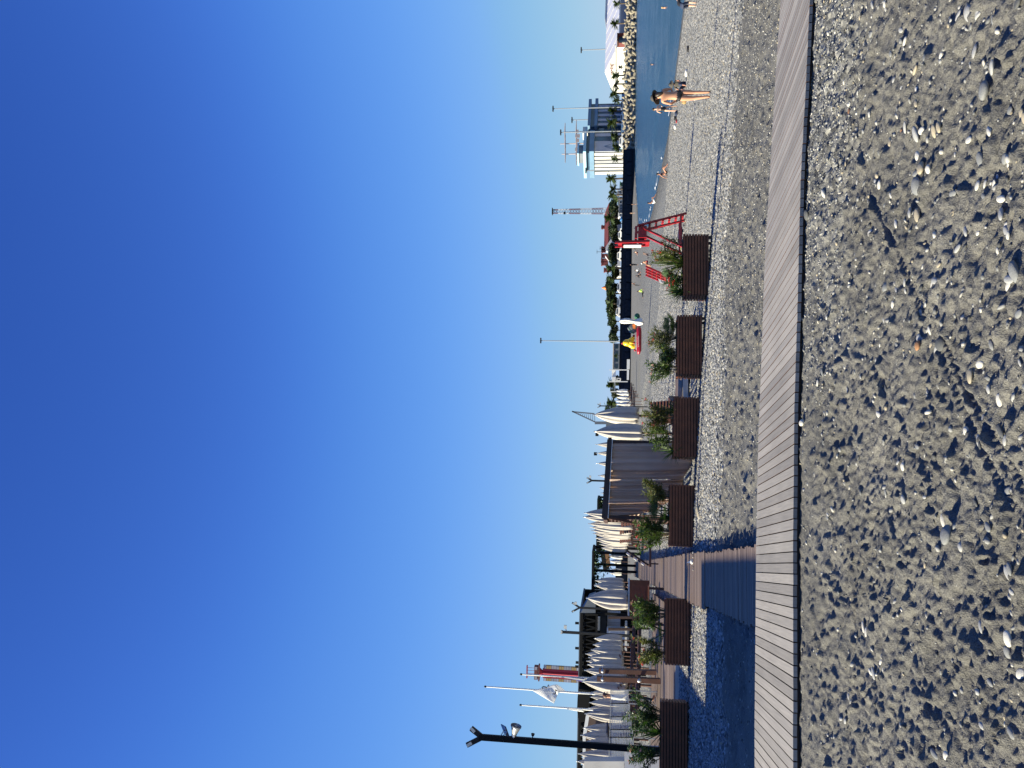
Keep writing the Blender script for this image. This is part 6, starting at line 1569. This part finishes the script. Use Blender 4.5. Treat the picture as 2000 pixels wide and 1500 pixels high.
# woman with hat: back to us, looking left and down
q = gnd(1389, 185)
wj = J(STAND, elbl=(.215, -.06, 1.12), wril=(.10, -.24, 1.02), elbr=(-.215, -.05, 1.12), wrir=(-.10, -.24, 1.05), head=(.01, -.05, 1.53), face=(.35, -1, 0), kneel=(.08, -.02, .48), ankl=(.065, .03, .07), toel=(.02, -.11, .025), kneer=(-.075, .0, .48), ankr=(-.06, .04, .07), toer=(-.13, -.09, .025))
t = person(q, math.pi * 1.0, 'woman in a black bikini and wide dark hat standing with her back turned', wj, 'skin', 1.03,
       [('bikini_bottom', 'swim', lambda c: .81 < c.z < .965 and abs(c.x) < .22 and not (c.z < .9 and abs(c.x) > .04 + (c.z - .80) * 1.5), .006), ('bikini_top', 'swim', lambda c: 1.205 < c.z < 1.235 and abs(c.x) < .15, .005), ('bikini_cup', 'swim', lambda c: 1.17 < c.z < 1.28 and c.y < -.05 and abs(c.x) < .14, .008)], ('hair', 'long'), 'hat')
q = gnd(1324, 212)
person(q, math.pi + .1, 'woman in a black swimsuit standing at the water edge, dark hair tied up', J(STAND, elbl=(.27, .0, 1.13), wril=(.17, -.2, 1.08), elbr=(-.3, -.02, 1.14), wrir=(-.24, -.22, 1.02), hipl=(.09, 0, .86), kneel=(.13, 0, .48), ankl=(.16, .03, .07), toel=(.19, -.11, .025), kneer=(-.13, 0, .48), ankr=(-.17, .03, .07), toer=(-.2, -.11, .025)), 'skin3', 1.0,
       [('swimsuit', 'swim', lambda c: (.80 < c.z < 1.12 and abs(c.x) < .19 and not (c.z < .88 and abs(c.x) > .03 + (c.z - .79) * 1.7)) or (1.1 <= c.z < 1.3 and c.y < -.03 and abs(c.x) < .15), .007)], ('hair', 'bun'))
q = gnd(1340, 165)
person(q, -.6, 'person in a dark brimmed hat and dark clothes sitting beside the standing woman', J(SIT, wril=(.2, -.36, .36), elbl=(.25, -.1, .38), wrir=(-.2, -.4, .3), elbr=(-.25, -.12, .36)), 'skin2', 1.02,
       [('dark_top', 'hat', lambda c: .16 < c.z < .60 and abs(c.x) < .2 and c.y > -.1, .012), ('trousers', 'navy', lambda c: c.z < .45 and c.y < -.02 and c.y > -.55 and abs(c.x) < .2, .012)], ('hair', 'long'), 'hat')
q = gnd(1361, 8)
person(q, 2.2, 'blond child in dark swimwear bending down at the upper right picture edge', J(STAND, pelvis=(0, .15, .8), chest=(0, -.16, .98), neck=(0, -.32, 1.02), head=(0, -.44, 1.0), shl=(.15, -.26, 1.0), shr=(-.15, -.26, 1.0), elbl=(.17, -.3, .72), elbr=(-.17, -.3, .72), wril=(.16, -.42, .5), wrir=(-.16, -.42, .5), hipl=(.085, .14, .78), hipr=(-.085, .14, .78), kneel=(.1, -.05, .45), kneer=(-.1, -.05, .45)), 'skin3', .86,
       [('shorts', 'navy', lambda c: .45 < c.z < .92 and c.y > -.06 and abs(c.x) < .2, .012), ('top', 'swim', lambda c: c.z > .8 and -.3 < c.y < .1 and abs(c.x) < .17, .01)], ('hairb', 'short'))
q = gnd(1304, 338)
person(q, .9, 'woman in a dark bikini sitting on the shingle leaning back on one arm', J(SIT), 'skin2', 1.0, [('bikini_top', 'swim', lambda c: .42 < c.z < .5 and abs(c.x) < .16 and c.y < .3, .006), ('bikini_bottom', 'swim', lambda c: c.z < .19 and -.1 < c.y < .14 and abs(c.x) < .17, .006)], ('hair', 'bun'))
q = gnd(1281, 395)
person(q, 1.2, 'man in white shorts sitting on the wet sand right at the water', J(SIT, wril=(.14, -.4, .4), elbl=(.24, -.12, .4), wrir=(-.14, -.42, .36), elbr=(-.24, -.14, .38)), 'skin2', 1.05, [('shorts', 'white', lambda c: c.z < .42 and -.34 < c.y < .12 and abs(c.x) < .2, .012), ('dark_top', 'navy', lambda c: .2 < c.z < .6 and c.y > -.1 and abs(c.x) < .18, .01)], ('hair', 'short'))
q = gnd(1272, 510)
person(q, -1.5, 'bare chested man in a white cap sitting near the fallen red chair', J(SIT, pelvis=(0, 0, .42), chest=(0, -.06, .74), neck=(0, -.12, .88), head=(0, -.2, .98), shl=(.17, -.1, .85), shr=(-.17, -.1, .85), elbl=(.22, -.22, .6), elbr=(-.22, -.22, .6), wril=(.16, -.45, .5), wrir=(-.16, -.45, .5), hipl=(.09, -.02, .41), hipr=(-.09, -.02, .41), kneel=(.12, -.44, .48), kneer=(-.12, -.44, .46), ankl=(.12, -.5, .08), ankr=(-.12, -.56, .07), toel=(.12, -.64, .03), toer=(-.12, -.7, .03)), 'skin', 1.05,
       [('shorts', 'raft', lambda c: .3 < c.z < .56 and -.42 < c.y < .14 and abs(c.x) < .2, .012)], ('hair', 'short'), 'cap')
q2 = q + np.array([.55, .1, 0]); t = thing('camp_chair', 'low brown cloth chair behind the bare chested man', 'chair', q2, .3)
b = MB(); b.box((0, 0, .38), (.5, .5, .05)); b.build('seat', M['brownc'], t); b = MB(); b.bar((.22, 0, .4), (.42, 0, .95), .05, .5, (0, 1, 0)); b.build('backrest', M['brownc'], t)
for sx_ in (-.22, .22):
    for sy_ in (-.22, .22): b = MB(); b.box((sx_, sy_, .18), (.03, .03, .36)); b.build('leg', M['dkgrey'], t)
far_people = [
    (1240, 416, 0, 'pale child standing on the far sand below the sea wall', STAND, 'skin3', .8, [('shorts', 'tan', lambda c: .6 < c.z < .98 and abs(c.x) < .19, .012)], ('hairb', 'short'), None),
    (1243, 399, 1, 'bather standing at the far corner of the bay by the sea wall', STAND, 'skin', .85, [('shorts', 'navy', lambda c: .6 < c.z < .98 and abs(c.x) < .19, .012)], ('hair', 'short'), None),
    (1246, 517, .5, 'person in black clothes standing on the far sand', STAND, 'skin', 1.0, [('trousers', 'swim', lambda c: .1 < c.z < .98 and abs(c.x) < .19, .012), ('shirt', 'swim', lambda c: .95 < c.z < 1.4 and abs(c.x) < .26, .012)], ('hair', 'short'), None),
    (1249, 529, -1.2, 'person in a white shirt and dark trousers sitting among the far beach group', SIT, 'skin', 1.0, [('shirt', 'white', lambda c: .15 < c.z < .6 and c.y > -.1, .012), ('trousers', 'navy', lambda c: c.y < -.05 and c.y > -.6 and abs(c.x) < .2, .012)], ('hair', 'short'), None),
    (1252, 538, .8, 'person in dark clothes crouched left of the one in the white shirt', SIT, 'skin2', 1.0, [('shirt', 'swim', lambda c: .15 < c.z < .6 and c.y > -.1, .012), ('trousers', 'brownc', lambda c: c.y < -.05 and c.y > -.6 and abs(c.x) < .2, .012)], ('hair', 'short'), None),
    (1250, 557, 1.4, 'person in a grey brown top bending on the far sand', J(STAND, chest=(0, -.18, 1.18), neck=(0, -.3, 1.3), head=(0, -.38, 1.4), shl=(.16, -.26, 1.27), shr=(-.16, -.26, 1.27), elbl=(.2, -.3, 1.0), elbr=(-.2, -.3, 1.0), wril=(.18, -.42, .85), wrir=(-.18, -.42, .85)), 'skin2', .95, [('shirt', 'brownc', lambda c: .85 < c.z < 1.3 and abs(c.x) < .2, .012), ('trousers', 'swim', lambda c: .1 < c.z < .95 and abs(c.x) < .19, .012)], ('hair', 'short'), None),
    (1257, 570, -1.4, 'person in a lime top and black trousers sitting low with legs stretched', J(SIT, kneel=(.1, -.42, .16), kneer=(-.1, -.42, .14), ankl=(.1, -.82, .07), ankr=(-.1, -.82, .07), toel=(.1, -.9, .1), toer=(-.1, -.9, .1)), 'skin', 1.05, [('shirt', 'neon', lambda c: .2 < c.z < .6 and c.y > -.1, .012), ('trousers', 'swim', lambda c: c.y < -.02 and c.y > -.8 and abs(c.x) < .2, .012)], ('hair', 'short'), None),
    (1244, 484, .4, 'person in black sitting beside the post of the red chair back', SIT, 'skin2', 1.1, [('shirt', 'swim', lambda c: .15 < c.z < .6 and c.y > -.1, .012), ('shorts', 'swim', lambda c: -.3 < c.y < -.02 and c.z < .4 and abs(c.x) < .2, .012)], ('hair', 'short'), None),
    (1246, 493, -.8, 'bare chested bather sitting left of the person in black near the red chair', SIT, 'skin', 1.0, [('shorts', 'raft', lambda c: c.z < .35 and -.3 < c.y < .12 and abs(c.x) < .2, .012)], ('hair', 'short'), None),
]
for x, y, rz, lb, jj, sk, h, wr, hr, ht in far_people:
    q = gnd(x, y); person(q, rz, lb, jj, sk, h, wr, hr, ht, fingers=False, sub=1)
# person behind the fence
q = at(1222, 1362, 26.5); q[2] = .3
person(q, 2.0, 'brown haired person in a white shirt standing behind the glass fence', J(STAND), 'skin', .98, [('shirt', 'white', lambda c: .92 < c.z < 1.42 and abs(c.x) < .3, .012), ('trousers', 'navy', lambda c: .1 < c.z < .95 and abs(c.x) < .19, .012)], ('brownwood', 'short'))
# swimmers: only heads show, bodies are under water
for x, y, lb, hr in ((1298, 15, 'sunlit head of a swimmer at the right edge of the bay', 'hairb'), (1275, 126, 'dark haired head of a swimmer further out in the bay', 'hair')):
    d = ray(x, y); k = (SEA + .1 - 1.6) / d[2]; q = EYE + d * k
    person((q[0], q[1], SEA - 1.27), 1.4, lb, J(STAND), 'skin', 1.0, [('shorts', 'navy', lambda c: .6 < c.z < .98 and abs(c.x) < .19, .012)], (hr, 'short'), fingers=False, sub=1)
# belongings on the shingle
def lump(x, y, r, m, name, cat, label, extra=None):
    r = tuple(.62 * k for k in r); q = gnd(x, y); t = thing(name, label, cat, q)
    b = MB(); n = 12; b.ell((0, 0, r[2] * .8), r, n, 8); b.v = [(vx * (1 + .12 * math.sin(7 * vz + vx * 9)), vy * (1 + .15 * math.sin(5 * vx)), max(vz, -.01)) for vx, vy, vz in b.v]; b.build('body', M[m], t, True)
    if extra: extra(t)
    return t
def handles(t):
    for s in (-.08, .08):
        b = MB(); b.tube([(-.09, s * .6, .2), (-.05, s * .6, .31), (.05, s * .6, .31), (.09, s * .6, .2)], .009, 6); b.build('handle', M['tan'], t)
lump(1341, 198, (.26, .2, .22), 'tan', 'straw_bag', 'bag', 'tan straw beach bag left of the woman with the hat', handles)
lump(1324, 222, (.3, .25, .2), 'navy', 'beach_bag', 'bag', 'dark beach bag at the feet of the woman in the black swimsuit', None)
lump(1322, 231, (.32, .2, .18), 'swim', 'clothes_heap', 'clothes', 'heap of black clothes between the dark bag and the red towel', None)
lump(1323, 237, (.22, .16, .1), 'red', 'towel', 'towel', 'small red towel left of the heap of black clothes', None)
lump(1321, 248, (.3, .2, .16), 'whitecanvas', 'towel', 'towel', 'white towel bunched up left of the red towel', None)
lump(1343, 143, (.34, .24, .14), 'whitecanvas', 'towel', 'towel', 'white towel on the shingle right of the seated person in the hat', None)
lump(1346, 96, (.3, .2, .12), 'swim', 'clothes_heap', 'clothes', 'small dark bundle lying alone on the shingle at the right', None)
lump(1241, 446, (.3, .3, .3), 'navy', 'beach_bag', 'bag', 'dark bag on the far sand right above the red seat', None)
